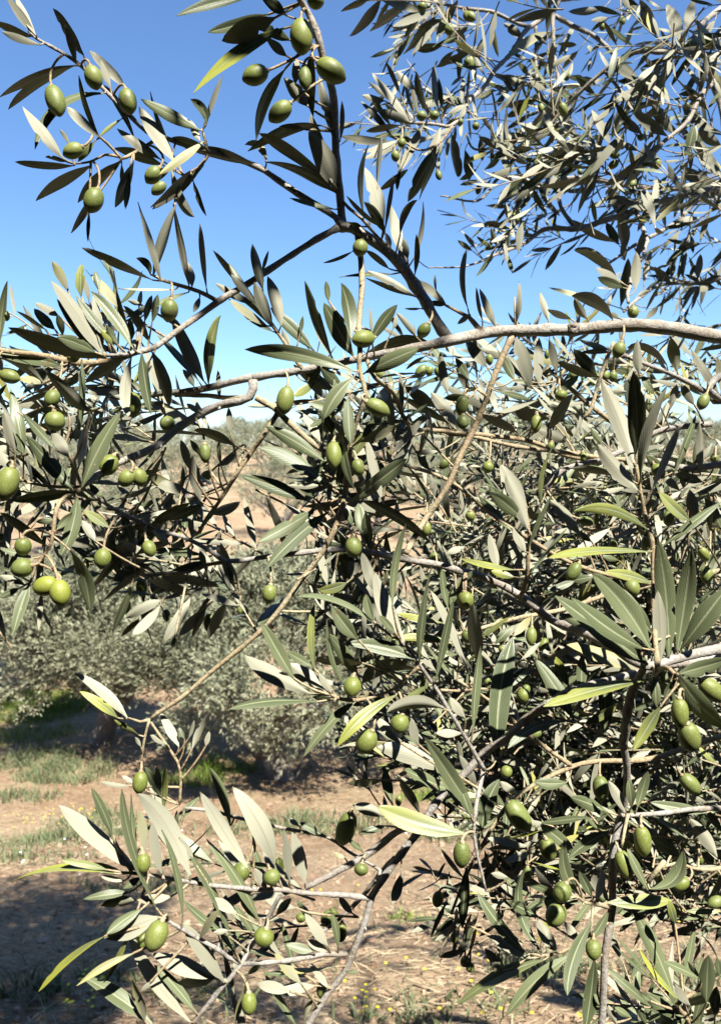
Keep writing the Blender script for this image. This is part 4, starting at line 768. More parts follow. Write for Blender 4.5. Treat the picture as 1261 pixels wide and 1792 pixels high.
LV['H'] = """445,100,150,270,75,t;520,110,200,405,75,t,320,250;1060,270,700,50,60,T,880,110;700,230,680,60,80,T;740,300,720,100,60,T;610,300,520,270,45,T;640,470,590,300,60,T;670,580,560,540,50,U;620,480,470,520,85,T;680,780,540,600,80,T;770,560,625,360,85,u;920,790,765,420,90,u,800,600;770,530,700,320,60,u;870,740,790,650,50,t;860,600,930,170,45,t,850,380;1000,880,1065,390,45,t,1010,640;785,710,360,555,35,t,560,540;1085,1000,1180,560,40,t,1120,820;1150,610,1120,400,40,t;1240,290,1140,330,35,u;1261,430,1160,600,50,t;1261,960,1060,520,45,u,1160,700;1120,690,880,640,35,y;1170,800,860,780,45,y,1000,740;990,930,700,1010,80,U,800,870;970,880,620,800,80,t,800,800;680,970,525,750,75,t;605,1010,515,670,30,t,520,870;455,950,450,590,40,t,410,760;340,980,175,690,70,t;420,1060,85,860,90,u,200,960;560,1085,310,905,90,u,400,960;440,920,300,840,50,t;540,1060,470,950,40,u;460,1105,0,1145,45,t,200,1080;660,1110,390,1400,55,t,540,1180;880,1070,570,1340,65,y,680,1170;1130,1140,830,1160,70,U,960,1080;1050,1020,930,1080,30,t;740,1050,690,1110,70,U;900,1320,770,1180,55,u;995,1330,960,1190,50,u;550,1100,440,1080,30,T;700,900,450,880,50,U;760,930,710,910,60,y;1240,1190,1160,1080,50,u;1220,1270,1085,1270,45,u;640,600,720,420,60,T;720,480,740,250,50,T;760,680,720,540,50,T;650,180,600,60,55,T"""
LV['I'] = """910,830,465,500,110,t;880,750,545,510,90,t;920,750,640,390,110,t,800,520;930,680,780,460,60,t;1010,790,955,225,95,t,1010,500;965,830,955,470,65,u;1050,760,1120,270,85,t;1070,750,1290,460,100,t;1060,870,1300,800,80,T;900,850,495,710,70,y,700,800;910,900,410,1030,60,y,650,940;1060,880,1290,1130,110,T,1130,1030;940,890,950,1030,80,t;1020,910,990,1000,50,t;970,1030,840,1240,60,y;190,1270,265,695,110,t;100,810,75,535,75,U;75,1130,110,740,45,t;555,1090,370,800,75,t;520,1100,240,1231,50,t,330,1110;610,1110,780,1010,45,T;700,1170,690,850,70,t;590,950,590,790,55,T;530,930,470,790,50,y;905,180,555,95,55,y,740,40;920,290,430,320,40,y,640,270;930,440,700,385,50,y;985,260,1261,50,45,t;325,290,265,170,55,U;325,400,250,240,70,U;335,180,230,-80,70,u;270,375,10,320,30,y;340,270,460,0,25,t;350,390,520,180,20,t;260,190,100,20,40,t;310,130,150,0,80,t;190,370,150,200,50,u;270,410,160,380,40,y;590,210,440,40,60,u;640,240,570,190,50,t;1140,140,1110,-10,60,U;1210,190,1200,0,35,T;1110,140,960,0,60,t;1261,180,1180,30,50,t;1150,440,1230,300,60,t;1120,640,1220,510,50,U;0,480,70,380,40,t;180,730,270,640,60,t;270,690,350,600,40,y;115,700,250,600,25,t;300,810,400,720,25,u;540,430,650,410,45,t;420,490,560,430,35,t;770,330,690,310,45,t;650,640,490,590,60,T"""
LV['J'] = """730,550,310,200,90,u;590,355,480,110,50,t;720,460,690,140,30,t;760,450,735,225,50,u;820,740,640,115,40,t,650,380;1000,570,725,140,110,u,880,260;960,780,850,330,40,t,940,540;850,560,800,290,55,u;1020,500,940,370,50,U;600,560,65,605,40,y,300,490;560,540,320,490,40,t;650,560,470,505,40,U;650,600,530,575,30,u;740,580,650,640,60,T;680,660,440,695,45,t;720,700,530,730,55,U;900,680,720,700,50,u;1240,975,1000,470,40,t,1130,640;1200,890,960,700,35,t;830,790,550,900,110,U;740,750,560,880,60,t;550,890,205,1180,35,y,330,1000;700,980,405,1150,40,y,540,1030;670,900,545,1135,35,y;1000,1340,675,860,70,u,740,1080;1180,1130,960,820,75,u;1130,1110,800,980,90,u;1020,1280,810,1040,55,t;800,1351,420,1095,80,t;760,1330,695,1110,50,U;1130,1110,920,1150,60,U;790,1130,740,1180,40,u;1200,860,1120,870,50,U;1300,530,1050,130,75,u;1210,310,1100,0,50,t,1190,150;1360,810,1085,380,60,t;680,100,525,75,25,u;700,90,640,45,40,U;840,150,760,0,50,T;860,230,870,0,35,t;840,120,820,0,35,T;930,350,930,230,25,U;1050,900,1150,750,40,u;1240,770,1110,690,60,u"""
LV['K'] = """240,510,20,105,110,u,190,300;400,610,330,340,75,u;320,600,290,330,50,u;200,640,130,530,50,u;370,310,310,265,35,u;510,370,370,290,40,t;135,470,125,370,15,U;230,530,110,510,30,t;820,260,650,200,80,u;1235,350,780,205,110,t,950,310;820,310,690,350,40,t;700,440,630,380,50,t;610,480,550,450,35,u;1261,230,1080,-20,80,t;1150,120,920,10,70,t;1000,80,900,60,40,u;860,200,820,0,55,t;1000,240,880,40,50,U;810,70,620,85,40,U;905,560,860,720,55,u;650,770,580,680,50,u;575,950,540,770,40,t;440,970,300,935,50,t;520,970,410,910,50,u;380,1140,240,980,55,u;520,940,400,770,60,u;560,1050,270,1070,25,y;350,740,190,700,45,u;450,1150,250,1180,60,u;320,1180,150,1140,60,u;350,1351,180,1060,40,t;30,1351,100,1100,30,y;680,1075,620,1080,60,t;545,1340,540,1220,20,T;390,1351,450,1190,30,U;520,1160,420,1030,40,u;30,980,-60,830,35,t;1250,520,1225,850,60,t;1060,900,1150,700,25,t;1110,880,1180,800,30,T;1105,1000,1261,950,35,U;250,780,330,690,50,T;150,800,60,700,50,T;100,1090,170,1040,60,T"""
LV['L'] = """65,240,0,60,50,t;115,310,200,60,75,t,120,180;290,130,200,70,80,U;520,75,365,70,60,t,440,90;715,215,540,145,60,t;800,220,720,65,45,u;830,190,815,60,45,t;860,190,910,20,50,t;560,410,395,275,65,t;530,440,730,310,55,t;580,610,510,350,60,t,480,500;640,620,580,500,50,t;720,640,640,510,60,u;660,640,690,490,40,U;720,650,1030,640,70,t;600,660,320,690,40,t,430,600;400,890,330,470,50,t,220,650;350,915,140,810,60,u;330,900,95,600,60,t,170,740;390,720,240,640,50,t;475,885,380,730,65,u;580,830,510,740,70,u;640,740,525,1095,65,t,520,930;720,690,630,830,40,t;410,925,0,1140,60,t,190,980;535,905,230,1195,65,t,370,1000;655,920,610,1260,70,t;835,680,1040,1120,75,t,950,850;920,330,1070,430,60,T;920,585,1080,400,60,T,1080,580;1190,220,920,170,50,t;1240,430,1110,250,65,u;1261,310,1190,220,40,T;1090,690,1261,690,30,t;1040,750,1010,640,40,t;1150,1010,980,930,40,t;1165,1030,1100,930,25,T;910,590,810,390,40,t;1190,1130,1200,900,75,t;1230,1190,1240,1050,60,t;1250,1000,1240,910,50,t;1080,1200,900,1080,90,t;1070,1231,980,1120,60,t;920,1120,870,1070,60,t;1110,1140,1040,1040,60,u;900,1231,860,1150,50,t;830,1200,750,1150,50,t;760,1231,720,1140,60,u;700,1150,650,1080,50,T;1180,1231,1250,1130,50,u;210,980,130,870,45,U;80,850,0,870,30,U;330,380,140,340,40,u;320,400,140,395,25,U;350,405,220,450,40,u;370,360,290,380,40,u;240,530,160,510,40,u;340,600,260,520,40,u"""
LV['Z'] = """775,1350,658,1308,34,u,715,1310;830,1425,742,1290,28,t"""
# olive: stalk end x y, tip x y, width
OL = {}
OL['A'] = "270,450,315,608,100;475,345,510,470,92;660,465,685,600,92;515,990,470,1115,100;435,770,335,815,80;840,880,770,960,80;870,960,800,1020,60"
OL['B'] = "380,100,385,285,122;465,325,610,420,115;205,370,75,420,100;325,540,215,635,95;395,350,405,470,70;450,-40,465,45,90;700,1260,680,1345,80;985,605,1040,612,50;1055,612,1105,600,48;910,730,905,772,45;870,790,880,850,45;1205,635,1230,645,32;1095,895,1110,945,35;1150,130,1165,185,50;1250,300,1261,360,45;1245,60,1255,110,40;1010,10,1020,62,50"
OL['C'] = "40,65,85,95,45;60,265,65,335,40;690,110,695,147,32;785,82,790,118,32;800,-5,815,22,40;1155,200,1085,232,45;1165,195,1230,215,48;505,340,528,384,40;395,490,405,540,32;495,490,515,560,42;860,650,892,666,30;770,770,720,805,38;950,755,955,810,45;730,730,770,750,40;1080,782,1075,812,28;850,868,828,890,30;85,585,90,622,35;10,568,12,602,28;105,885,95,930,30;955,415,955,462,40;1095,488,1095,520,25;580,808,590,836,25;330,1108,330,1132,20"
OL['D'] = "900,280,880,400,92;25,340,38,395,42;0,672,105,702,75;295,760,255,845,78;285,868,295,976,106;690,765,700,902,95;65,1160,15,1338,115;600,1100,545,1205,95;690,1185,640,1262,80;715,1168,750,1264,82;870,895,890,975,80;1075,1040,1080,1140,60;1110,1185,1050,1240,52;375,560,400,610,70"
OL['E'] = "762,483,650,497,92;310,738,283,888,92;720,818,842,885,88;550,1028,555,1167,85;670,1120,688,1212,70;760,662,822,687,48;1050,408,998,482,66;1038,628,983,692,56;1065,633,1042,682,42;1085,638,1122,692,46;1235,785,1213,892,68;1230,890,1225,962,65;1158,1118,1108,1172,46"
OL['F'] = "840,288,838,348,54;785,460,758,537,60;380,808,370,897,52;560,598,550,642,46;710,600,705,642,38;745,600,740,652,42;1190,710,1158,784,55;150,1032,140,1088,55;450,938,440,982,36;430,498,425,542,26;600,988,605,1032,32;940,1048,980,1112,60;1230,998,1225,1042,40;490,690,500,742,60;150,518,155,572,36"
OL['G'] = "120,243,125,337,85;172,388,62,416,102;300,478,180,515,104;305,462,330,602,106;545,298,535,407,88;770,258,800,342,70;745,458,745,552,60;668,568,660,642,48;870,618,880,682,42;1100,638,1100,742,60"
OL['H'] = "650,238,662,347,88;220,488,208,587,75;1040,160,1035,236,52;1085,318,1070,377,52;60,598,92,662,58;945,368,940,432,42;500,130,485,182,45;655,976,643,1077,94;910,1168,885,1272,98;755,1255,690,1372,108;1240,528,1230,622,75;1250,728,1250,792,60;740,718,735,792,46"
OL['I'] = "60,93,62,142,48;578,132,650,154,46;1010,93,1008,167,52;900,213,900,287,44;582,342,528,428,62;502,283,428,312,38;1160,268,1195,332,50;1190,358,1190,442,60;820,422,850,502,72;32,478,48,562,74;30,678,50,722,42;355,648,350,737,52;428,703,392,762,40;332,923,325,972,38;308,942,322,1012,62;145,888,140,932,32;402,1148,328,1172,50;1160,905,1275,1000,95;1060,988,1065,1132,82;1095,1108,1122,1242,104;220,738,210,772,40;540,598,580,632,50;740,238,750,272,40"
OL['J'] = "742,22,730,142,78;750,453,757,558,74;855,805,788,968,116;762,868,728,962,62"
OL['K'] = "645,242,588,408,104;98,503,32,602,94;265,478,265,577,56;215,538,240,622,88;388,768,370,817,52;565,750,540,780,60;532,758,500,837,64;595,818,590,918,58;200,848,170,942,106;105,1183,110,1302,80;492,1128,485,1217,56;700,508,690,572,74;895,148,890,207,36;1225,393,1220,528,90;1105,658,1090,732,60;1185,868,1182,927,42;1250,1003,1230,1042,50"
OL['L'] = "242,-5,225,52,55;240,163,342,307,100;680,40,690,165,76;1070,38,1155,125,76;422,343,445,447,80;772,398,824,538,80;878,283,892,428,82;522,556,478,642,86;502,658,438,758,94;690,588,690,647,50;335,478,335,542,42;650,822,650,926,75;1160,428,1160,468,30;1105,538,1030,582,60;985,518,960,552,46;1270,632,1198,662,54;35,913,35,947,42;60,938,60,982,42"
# ---------------------------------------------------------------- build the near tree
NEAR = empty('olive_tree', (1.75, 0.95, float(gz(1.75, 0.95))))
tag(NEAR, 'near olive tree whose leafy branches hung with green olives fill the foreground', 'tree', 'olive trees of the grove behind the near branches')
NEAR['group'] = ''
del NEAR['group']
bpy.context.view_layer.update()
NOFF = np.array(NEAR.location)

def child(name, geo, parent, mats, smooth=True):
    """mesh given in world coordinates -> object of the tree (origin at the tree's base)"""
    geo.v = [v - NOFF.astype(np.float32) for v in geo.v]
    return link(name, geo.mesh(name, smooth), parent, mats)

SEG = []          # every branch sample: x px, y px, depth, radius (m), owner index
OWN = []          # branch objects
bpts = []
main = None
TRUNK_TOP = {'main_bough': (1.70, 0.95, 1.15), 'crossing_branch': (1.66, 0.92, 1.0), 'low_bough': (1.68, 0.98, 0.85),
             'back_bough': (1.78, 1.0, 1.5), 'sky_bough': (1.85, 1.05, 1.75), 'high_bough': (1.80, 1.0, 1.9)}
for line in BR.strip().splitlines():
    nm, body = [s.strip() for s in line.split('|')]
    rows = [[float(v) for v in p.split()] for p in body.split(';')]
    pr = []
    for x, y, d, r in rows:
        pr.append([*P(x, y, d), r / FPX * d])
    pr = np.array(pr)
    if nm in TRUNK_TOP:
        e = np.array(TRUNK_TOP[nm]); mid = 0.5 * e + 0.5 * pr[0, :3] + np.array([0, 0, -0.05])
        pr = np.vstack([[*e, pr[0, 3] * 1.7], [*mid, pr[0, 3] * 1.3], pr])
    sp = smooth_path(pr, 0.006)
    rad = np.maximum(sp[:, 3], 0.0006)
    L_ = np.concatenate([[0], np.cumsum(np.linalg.norm(np.diff(sp[:, :3], axis=0), axis=1))])
    seed = len(OWN) * 7 + len(SEG) % 5
    # nodes: gentle swellings where leaf pairs used to sit, and a little waviness
    rad = rad * (1 + 0.16 * np.exp(-(((L_ / 0.022 + seed * 0.37) % 1.0 - 0.5) / 0.12) ** 2) + 0.05 * np.sin(L_ * 310 + seed))
    wob = np.stack([np.sin(L_ * 63 + seed), np.sin(L_ * 71 + 2 * seed), np.sin(L_ * 57 + 3 * seed)], 1) * np.minimum(rad, 0.003)[:, None] * 0.45
    ctr = sp[:, :3] + wob
    g = Geo()
    thin = rad.max() < 0.0014
    tube(g, ctr, rad, 12 if rad.max() > 0.003 else 8, 0, (0.5, 0.5, 0.5, 0), True, 0.055, RNG)
    # small buds / leaf scars
    for k in range(6, len(ctr) - 3, 9 if not thin else 12):
        if RNG.random() < 0.55:
            t_ = unit(ctr[k + 1] - ctr[k]); o_ = unit(np.cross(t_, RNG.normal(0, 1, 3)))
            tube(g, np.array([ctr[k] + o_ * rad[k] * 0.7, ctr[k] + o_ * rad[k] * 1.25 + t_ * rad[k] * .2, ctr[k] + o_ * rad[k] * 1.5 + t_ * rad[k] * .5]), np.array([.42, .34, .12]) * min(rad[k], .0035), 6, 0)
    if nm != '+':
        main = child('branch', g, NEAR, [M_TWIG if nm == 'slanting_twig' else M_BARK]); ob = main
        OWN.append(main); oi = len(OWN) - 1
    else:
        ob = child('twig', g, main, [M_TWIG if rad.max() < (0.0015 if oi == 4 else 0.0031) else M_BARK])
    # screen positions for attaching leaves
    rel = ctr - EYE
    dep = rel[:, 1] * CP - rel[:, 2] * SP
    ok = dep > 0.2
    px = 630.5 + FPX * rel[:, 0] / np.where(ok, dep, 1); py = 896 - FPX * (rel[:, 2] * CP + rel[:, 1] * SP) / np.where(ok, dep, 1)
    SEG.append(np.column_stack([px, py, dep, rad, np.full(len(px), oi), ctr])[ok])
SEG = np.vstack(SEG)

# old pruning scar on the main bough: a raised rim round a dark sunken centre
k = int(np.argmin((SEG[:, 0] - 1003) ** 2 + (SEG[:, 1] - 573) ** 2)); c0 = SEG[k, 5:8]; r0 = SEG[k, 3]
o_ = unit(EYE - c0 + np.array([0, 0, .12])); g = Geo()
tube(g, np.array([c0 + o_ * r0 * .6, c0 + o_ * r0 * 1.15, c0 + o_ * r0 * 1.28, c0 + o_ * r0 * 1.2, c0 + o_ * r0 * .9]), np.array([.95, .85, .68, .48, .2]) * r0, 11, 0, (0.5, 0.5, 0.5, 0), True, .12, RNG)
child('pruning_scar', g, OWN[0], [M_TRUNK])
# trunk, out of the picture to the right
g = Geo()
pr = smooth_path(np.array([[1.75, .95, NOFF[2] - .1, .17], [1.73, .96, NOFF[2] + .35, .125], [1.68, .93, .8, .105], [1.72, .96, 1.25, .085], [1.82, 1.02, 1.8, .06], [1.9, .95, 2.4, .045], [1.75, .7, 2.9, .03]]), 0.05)
tube(g, pr[:, :3], pr[:, 3], 16, 0, (0.5, 0.5, 0.5, 0), True, 0.05, RNG)
child('trunk', g, NEAR, [M_TRUNK])

def nearest(x, y, maxd=None, dlo=0, dhi=9):
    d2 = (SEG[:, 0] - x) ** 2 + (SEG[:, 1] - y) ** 2 + 1e9 * ((SEG[:, 2] < dlo) | (SEG[:, 2] > dhi))
    k = int(np.argmin(d2))
    return k, math.sqrt(d2[k])

def petiole(g, a, t_at, b, r, mat):
    """short stalk from blade base a (blade direction t_at) to branch point b"""
    L0 = np.linalg.norm(a - b)
    c = a * .6 + b * .4 - t_at * min(L0 * 0.2, 0.006)
    t_ = np.linspace(0, 1, 6)[:, None]
    pts = (1 - t_) ** 2 * a + 2 * t_ * (1 - t_) * c + t_ ** 2 * b
    tube(g, pts, np.linspace(r, r * 1.35, 6), 6, mat, (0.5, 0.5, 0.5, 0), False)

rows = []
for tl, txt in LV.items():
    ox, oy, sc = TILE[tl]
    for it in txt.replace('\n', '').split(';'):
        f = it.split(',')
        n_ = [float(v) for v in f[:5]]
        bx, by, tx, ty, w = ox + n_[0] / sc, oy + n_[1] / sc, ox + n_[2] / sc, oy + n_[3] / sc, n_[4] / sc
        mid = (ox + float(f[6]) / sc, oy + float(f[7]) / sc) if len(f) > 6 else None
        rows.append((bx, by, tx, ty, w, f[5], mid))
area = np.array([math.hypot(r[2] - r[0], r[3] - r[1]) * r[4] for r in rows])
order = np.argsort(-area)
N_OBJ = 300
rank = np.empty(len(rows), int); rank[order] = np.arange(len(rows))
FOL = Geo()
LIT = []
SHADE = []      # dark leaves, to be shaded by unseen leaves added overhead
lrng = np.random.default_rng(5)
for q, (bx, by, tx, ty, w, flag, mid) in enumerate(rows):
    k, dist = nearest(bx, by)
    d0 = SEG[k, 2]
    if dist > 60: d0 *= lrng.uniform(0.97, 1.05)
    d0 -= 0.006 * lrng.random()
    Lpx = math.hypot(tx - bx, ty - by)
    Lm = Lpx / FPX * d0
    ratio = w / Lpx
    edge_on = ratio < 0.13
    dark = flag in 'UT'
    dz = lrng.normal(0, 0.22) * Lm - (0.10 * Lm if not dark else -0.10 * Lm)
    p0 = P(bx, by, d0); p1 = P(tx, ty, d0 + dz)
    if mid is None:
        sag = lrng.normal(0, 0.045) * Lpx
        mx_, my_ = (bx + tx) / 2 - (ty - by) / Lpx * sag, (by + ty) / 2 + (tx - bx) / Lpx * sag
    else:
        mx_, my_ = mid
    pm = P(mx_, my_, d0 + dz * 0.5 + lrng.normal(0, 0.10) * Lm)
    T_ = unit(p1 - p0); V_ = unit(EYE - 0.5 * (p0 + p1))
    S_ = unit(np.cross(T_, V_)); Nf = unit(np.cross(S_, T_))
    if edge_on:
        wr = max(ratio * 1.25, lrng.uniform(0.15, 0.18)); r_ = math.acos(min(0.97, ratio / wr)); 
    else:
        r_ = math.radians(lrng.uniform(8, 30)) if not dark else math.radians(lrng.uniform(38, 58))
        wr = min(ratio / math.cos(r_), 0.36); r_ = math.acos(min(1.0, ratio / wr)) if ratio < wr else 0.0
    n1, n2 = Nf * math.cos(r_) + S_ * math.sin(r_), Nf * math.cos(r_) - S_ * math.sin(r_)
    a, b_ = (n1, n2) if np.dot(n1, SUN) > np.dot(n2, SUN) else (n2, n1)
    nn = b_ if dark else a
    under = flag in 'uU' or (flag == 'y' and lrng.random() < 0.35)
    up_n = -nn if under else nn
    yel = lrng.uniform(0.4, 0.8) if flag == 'y' else (lrng.uniform(0.2, 0.45) if lrng.random() < 0.10 else 0.0)
    if not dark and rank[q] < 130: LIT += [p0 * (1 - s_) + p1 * s_ for s_ in (.15, .4, .65, .9)]
    if dark: SHADE.append((p0, pm, p1, wr * Lm))
    rnd = lrng.random()
    as_obj = rank[q] < N_OBJ
    g = Geo() if as_obj else FOL
    leaves(g, p0, pm, p1, wr * Lm * .95, up_n, rnd, yel, 14 if as_obj else 10, 6 if as_obj else 4, lrng.uniform(-0.12, 0.45), lrng.normal(0, 0.4))
    if 3 < dist < 130:
        ux, uy = (mx_ - bx), (my_ - by); ul = math.hypot(ux, uy) + 1e-6
        e2 = (SEG[:, 0] - bx + ux / ul * dist) ** 2 + (SEG[:, 1] - by + uy / ul * dist) ** 2 + 1e4 * (np.abs(SEG[:, 2] - d0) > .04)
        bpt = SEG[int(np.argmin(e2)), 5:8]
        petiole(g, p0, unit(pm - p0), bpt, 0.0006 if dist < 45 else 0.0008, 2)
    if as_obj:
        child('leaf', g, OWN[int(SEG[k, 4])], [M_TOP, M_BOT, M_TWIG])

# ---------------------------------------------------------------- olives
def olive(g, a, b_, w, rnd, yel):
    ax = unit(b_ - a); L0 = np.linalg.norm(b_ - a)
    s = unit(np.cross(ax, [0.3, 0.2, 0.9])); t_ = np.cross(ax, s)
    n, m = 15, 20
    V = np.zeros((n + 1, m, 3)); v = np.linspace(0, 1, n + 1)
    v = 0.5 - 0.5 * np.cos(math.pi * v)
    prof = np.sqrt(np.maximum(1 - (2 * v - 1) ** 2, 0)) * (1 + 0.07 * (0.5 - v))
    prof *= 1 - 0.10 * np.clip((v - 0.8) / 0.2, 0, 1)
    vv = v + 0.025 * np.clip((v - 0.93) / 0.07, 0, 1) ** 2
    vv = vv + 0.03 * np.exp(-(v / 0.03) ** 2)
    an = np.linspace(0, 2 * math.pi, m, endpoint=False)
    for k in range(n + 1):
        V[k] = a + ax * L0 * vv[k] + (np.outer(np.cos(an), s) + np.outer(np.sin(an), t_)) * max(prof[k], 0.02) * w / 2
    i, j = np.meshgrid(np.arange(n), np.arange(m), indexing='ij'); j2 = (j + 1) % m
    q = np.stack([i * m + j, (i * m + j2), ((i + 1) * m + j2), (i + 1) * m + j], -1)
    cc = np.zeros((n + 1, m, 4), np.float32); cc[..., 1] = v[:, None]; cc[..., 2] = rnd; cc[..., 3] = yel
    g.add(V, q, 0, cc.reshape(-1, 4))

orng = np.random.default_rng(9)
OLC = []
for tl, txt in OL.items():
    ox, oy, sc = TILE[tl]
    for it in txt.split(';'):
        x0, y0, x1, y1, w = [float(v) / sc for v in it.split(',')]
        x0 += ox; x1 += ox; y0 += oy; y1 += oy
        # the fruit hangs from a branch point above it where there is one
        cand, dist = nearest(x0, y0 - 14)
        d0 = SEG[cand, 2] - 0.012
        w0 = w / FPX * d0
        if w0 > 0.021: d0 *= 0.021 / w0 if tl not in 'C' else 1
        if w0 < 0.009 and SEG[cand, 2] < 0.75: d0 = min(d0 * 0.0115 / w0, 0.76)
        p0 = P(x0, y0, d0); p1 = P(x1, y1, d0 + orng.normal(0, 0.003))
        g = Geo()
        yel = 0.55 if (tl == 'G' and x0 > 90 and y0 > 1000 and x0 < 120) else (orng.uniform(0, 0.22))
        olive(g, p0, p1, w / FPX * d0, orng.random(), yel)
        LIT.append(0.5 * (p0 + p1)); LIT.append(.8 * p0 + .2 * p1); OLC.append(0.5 * (p0 + p1))
        bp = SEG[cand, 5:8]
        L0 = np.linalg.norm(p0 - bp)
        if L0 < 0.14:
            ax = unit(p1 - p0)
            t_ = np.linspace(0, 1, 10)[:, None]
            c1 = p0 - ax * L0 * 0.55; c2 = bp + np.array([0, 0, 0.1]) * L0
            pts = (1 - t_) ** 3 * (p0 + ax * 0.0006) + 3 * t_ * (1 - t_) ** 2 * c1 + 3 * t_ ** 2 * (1 - t_) * c2 + t_ ** 3 * bp
            tube(g, pts, np.linspace(0.0010, 0.0009, 10), 7, 1, (0.5, 0.5, 0.5, 0), False)
            tube(g, np.array([p0 + ax * 0.0012, p0 - ax * 0.0004, p0 - ax * 0.0012]), np.array([0.0020, 0.0018, 0.0009]), 8, 1)
        child('olive', g, OWN[int(SEG[cand, 4])], [M_OLIVE, M_TWIG])

# ---------------------------------------------------------------- the rest of the foliage: leafy shoots too many to pick apart
def shoot(rng, start, dirn, length, lsize, pairs=None, rad=0.0011, droop=0.15, nseg=7, turn=False, wk=1.0):
    dirn = unit(dirn)
    end = start + dirn * length + np.array([0, 0, -droop * length]) * rng.uniform(0, 1)
    mid = 0.5 * (start + end) + rng.normal(0, 0.06, 3) * length
    t_ = np.linspace(0, 1, 9)[:, None]
    pts = (1 - t_) ** 2 * start + 2 * t_ * (1 - t_) * mid + t_ ** 2 * end
    tube(FOL, pts, np.linspace(rad, rad * 0.55, 9), 5, 2, (0.5, 0.5, 0.5, 0), False)
    n = pairs or max(3, int(length / 0.017))
    s = unit(np.cross(dirn, rng.normal(0, 1, 3))); b_ = np.cross(dirn, s)
    B, Mi, Ti, W, Nn, R, Yl = [], [], [], [], [], [], []
    for k in range(n + 1):
        f = (k + 0.6) / (n + 1)
        tt = f
        p = (1 - tt) ** 2 * start + 2 * tt * (1 - tt) * mid + tt ** 2 * end
        ax = unit(2 * (1 - tt) * (mid - start) + 2 * tt * (end - mid))
        for sgn in (-1, 1):
            if rng.random() < 0.15: continue
            r_ = (s if k % 2 else b_) * sgn + rng.normal(0, 0.18, 3)
            r_ = unit(r_ - ax * np.dot(r_, ax))
            spread = rng.uniform(0.5, 1.05) * (1 - 0.35 * (f > 0.85))
            ld = unit(ax * math.cos(spread) + r_ * math.sin(spread) + np.array([0, 0, rng.uniform(-0.25, 0.1)]))
            ll = lsize * rng.uniform(0.7, 1.2) * (1 - 0.25 * f)
            up_ = unit(ax - ld * np.dot(ax, ld) + rng.normal(0, 0.3, 3))
            if turn:                      # blades rolled so the side facing the camera catches the sun
                sd_ = np.cross(ld, up_); best = -9
                vw = EYE - p
                for th in (0.0, 0.75, -0.75):
                    cu = up_ * math.cos(th) + sd_ * math.sin(th)
                    sc_ = np.dot(cu, SUN) * (1 if np.dot(cu, vw) > 0 else -1)
                    if sc_ > best: best, bu = sc_, cu
                if rng.random() < 0.75: up_ = bu
            B.append(p + r_ * rad); Ti.append(p + ld * ll + up_ * rng.normal(0.03, 0.10) * ll); Mi.append(p + ld * ll * 0.5 + up_ * rng.normal(0, 0.06) * ll)
            W.append(ll * wk * rng.uniform(0.13, 0.185)); Nn.append(up_); R.append(rng.random()); Yl.append(0.8 if rng.random() < 0.03 else 0.0)
    if B:
        leaves(FOL, B, Mi, Ti, W, Nn, R, Yl, nseg, 2, rng.uniform(0.0, 0.28, len(B)), rng.normal(0, 0.3, len(B)))

frng = np.random.default_rng(4242)
def region(x0, y0, x1, y1, n, d0, d1, ang, spreada, length=(0.07, 0.15), lsize=(0.038, 0.058), zdir=0.5, wk=1.0):
    """n shoots with their middles in a part of the tree seen in this window, ang = photo direction of growth in degrees (0 right, 90 up)"""
    for _ in range(n):
        x, y = frng.uniform(x0, x1), frng.uniform(y0, y1); d = frng.uniform(d0, d1)
        a = math.radians(ang + frng.normal(0, spreada))
        L0 = frng.uniform(*length)
        dirn = np.array([math.cos(a), frng.normal(0.45, zdir), math.sin(a)])
        st = P(x, y, d) - unit(dirn) * L0 * 0.5
        shoot(frng, st, dirn, L0, frng.uniform(*lsize), turn=True, wk=wk)
region(800, 0, 1261, 260, 44, .95, 1.3, 200, 60, wk=1.2)
region(880, 220, 1261, 430, 40, .98, 1.35, 190, 60, wk=1.2)
region(1080, 430, 1261, 560, 8, 1.2, 1.6, 190, 50)
region(700, 0, 800, 60, 5, 1.15, 1.4, 200, 40)
region(650, 130, 790, 310, 9, 1.05, 1.2, 190, 40)
region(830, 330, 960, 430, 6, 1.2, 1.5, 200, 40)
region(760, 590, 1261, 760, 50, 0.84, 1.2, 120, 60)
region(740, 780, 1261, 1010, 165, 0.83, 1.25, 120, 65)
region(790, 1000, 1261, 1330, 210, 0.82, 1.25, 110, 70)
region(640, 1080, 820, 1380, 36, 0.80, 1.05, 120, 60)
region(860, 1320, 1261, 1530, 140, 0.83, 1.2, 130, 70)
region(780, 780, 1261, 1480, 80, 1.25, 1.6, 120, 60)
region(760, 1500, 960, 1640, 9, 0.8, 1.1, 200, 60)
region(1100, 1520, 1261, 1620, 7, 0.8, 1.1, 160, 60)
region(1120, 1730, 1261, 1830, 12, 0.62, 0.8, 120, 40)
region(180, 860, 400, 1040, 15, 0.64, 0.78, 200, 60)
region(30, 560, 300, 780, 18, 0.66, 0.82, 170, 60)
region(0, 800, 160, 960, 8, 0.62, 0.75, 170, 60)
region(560, 660, 720, 900, 22, 0.62, 0.76, 150, 70)
region(585, 880, 690, 1110, 16, 0.63, 0.76, 260, 40)
region(200, 1400, 520, 1760, 5, 0.62, 0.72, 160, 60)

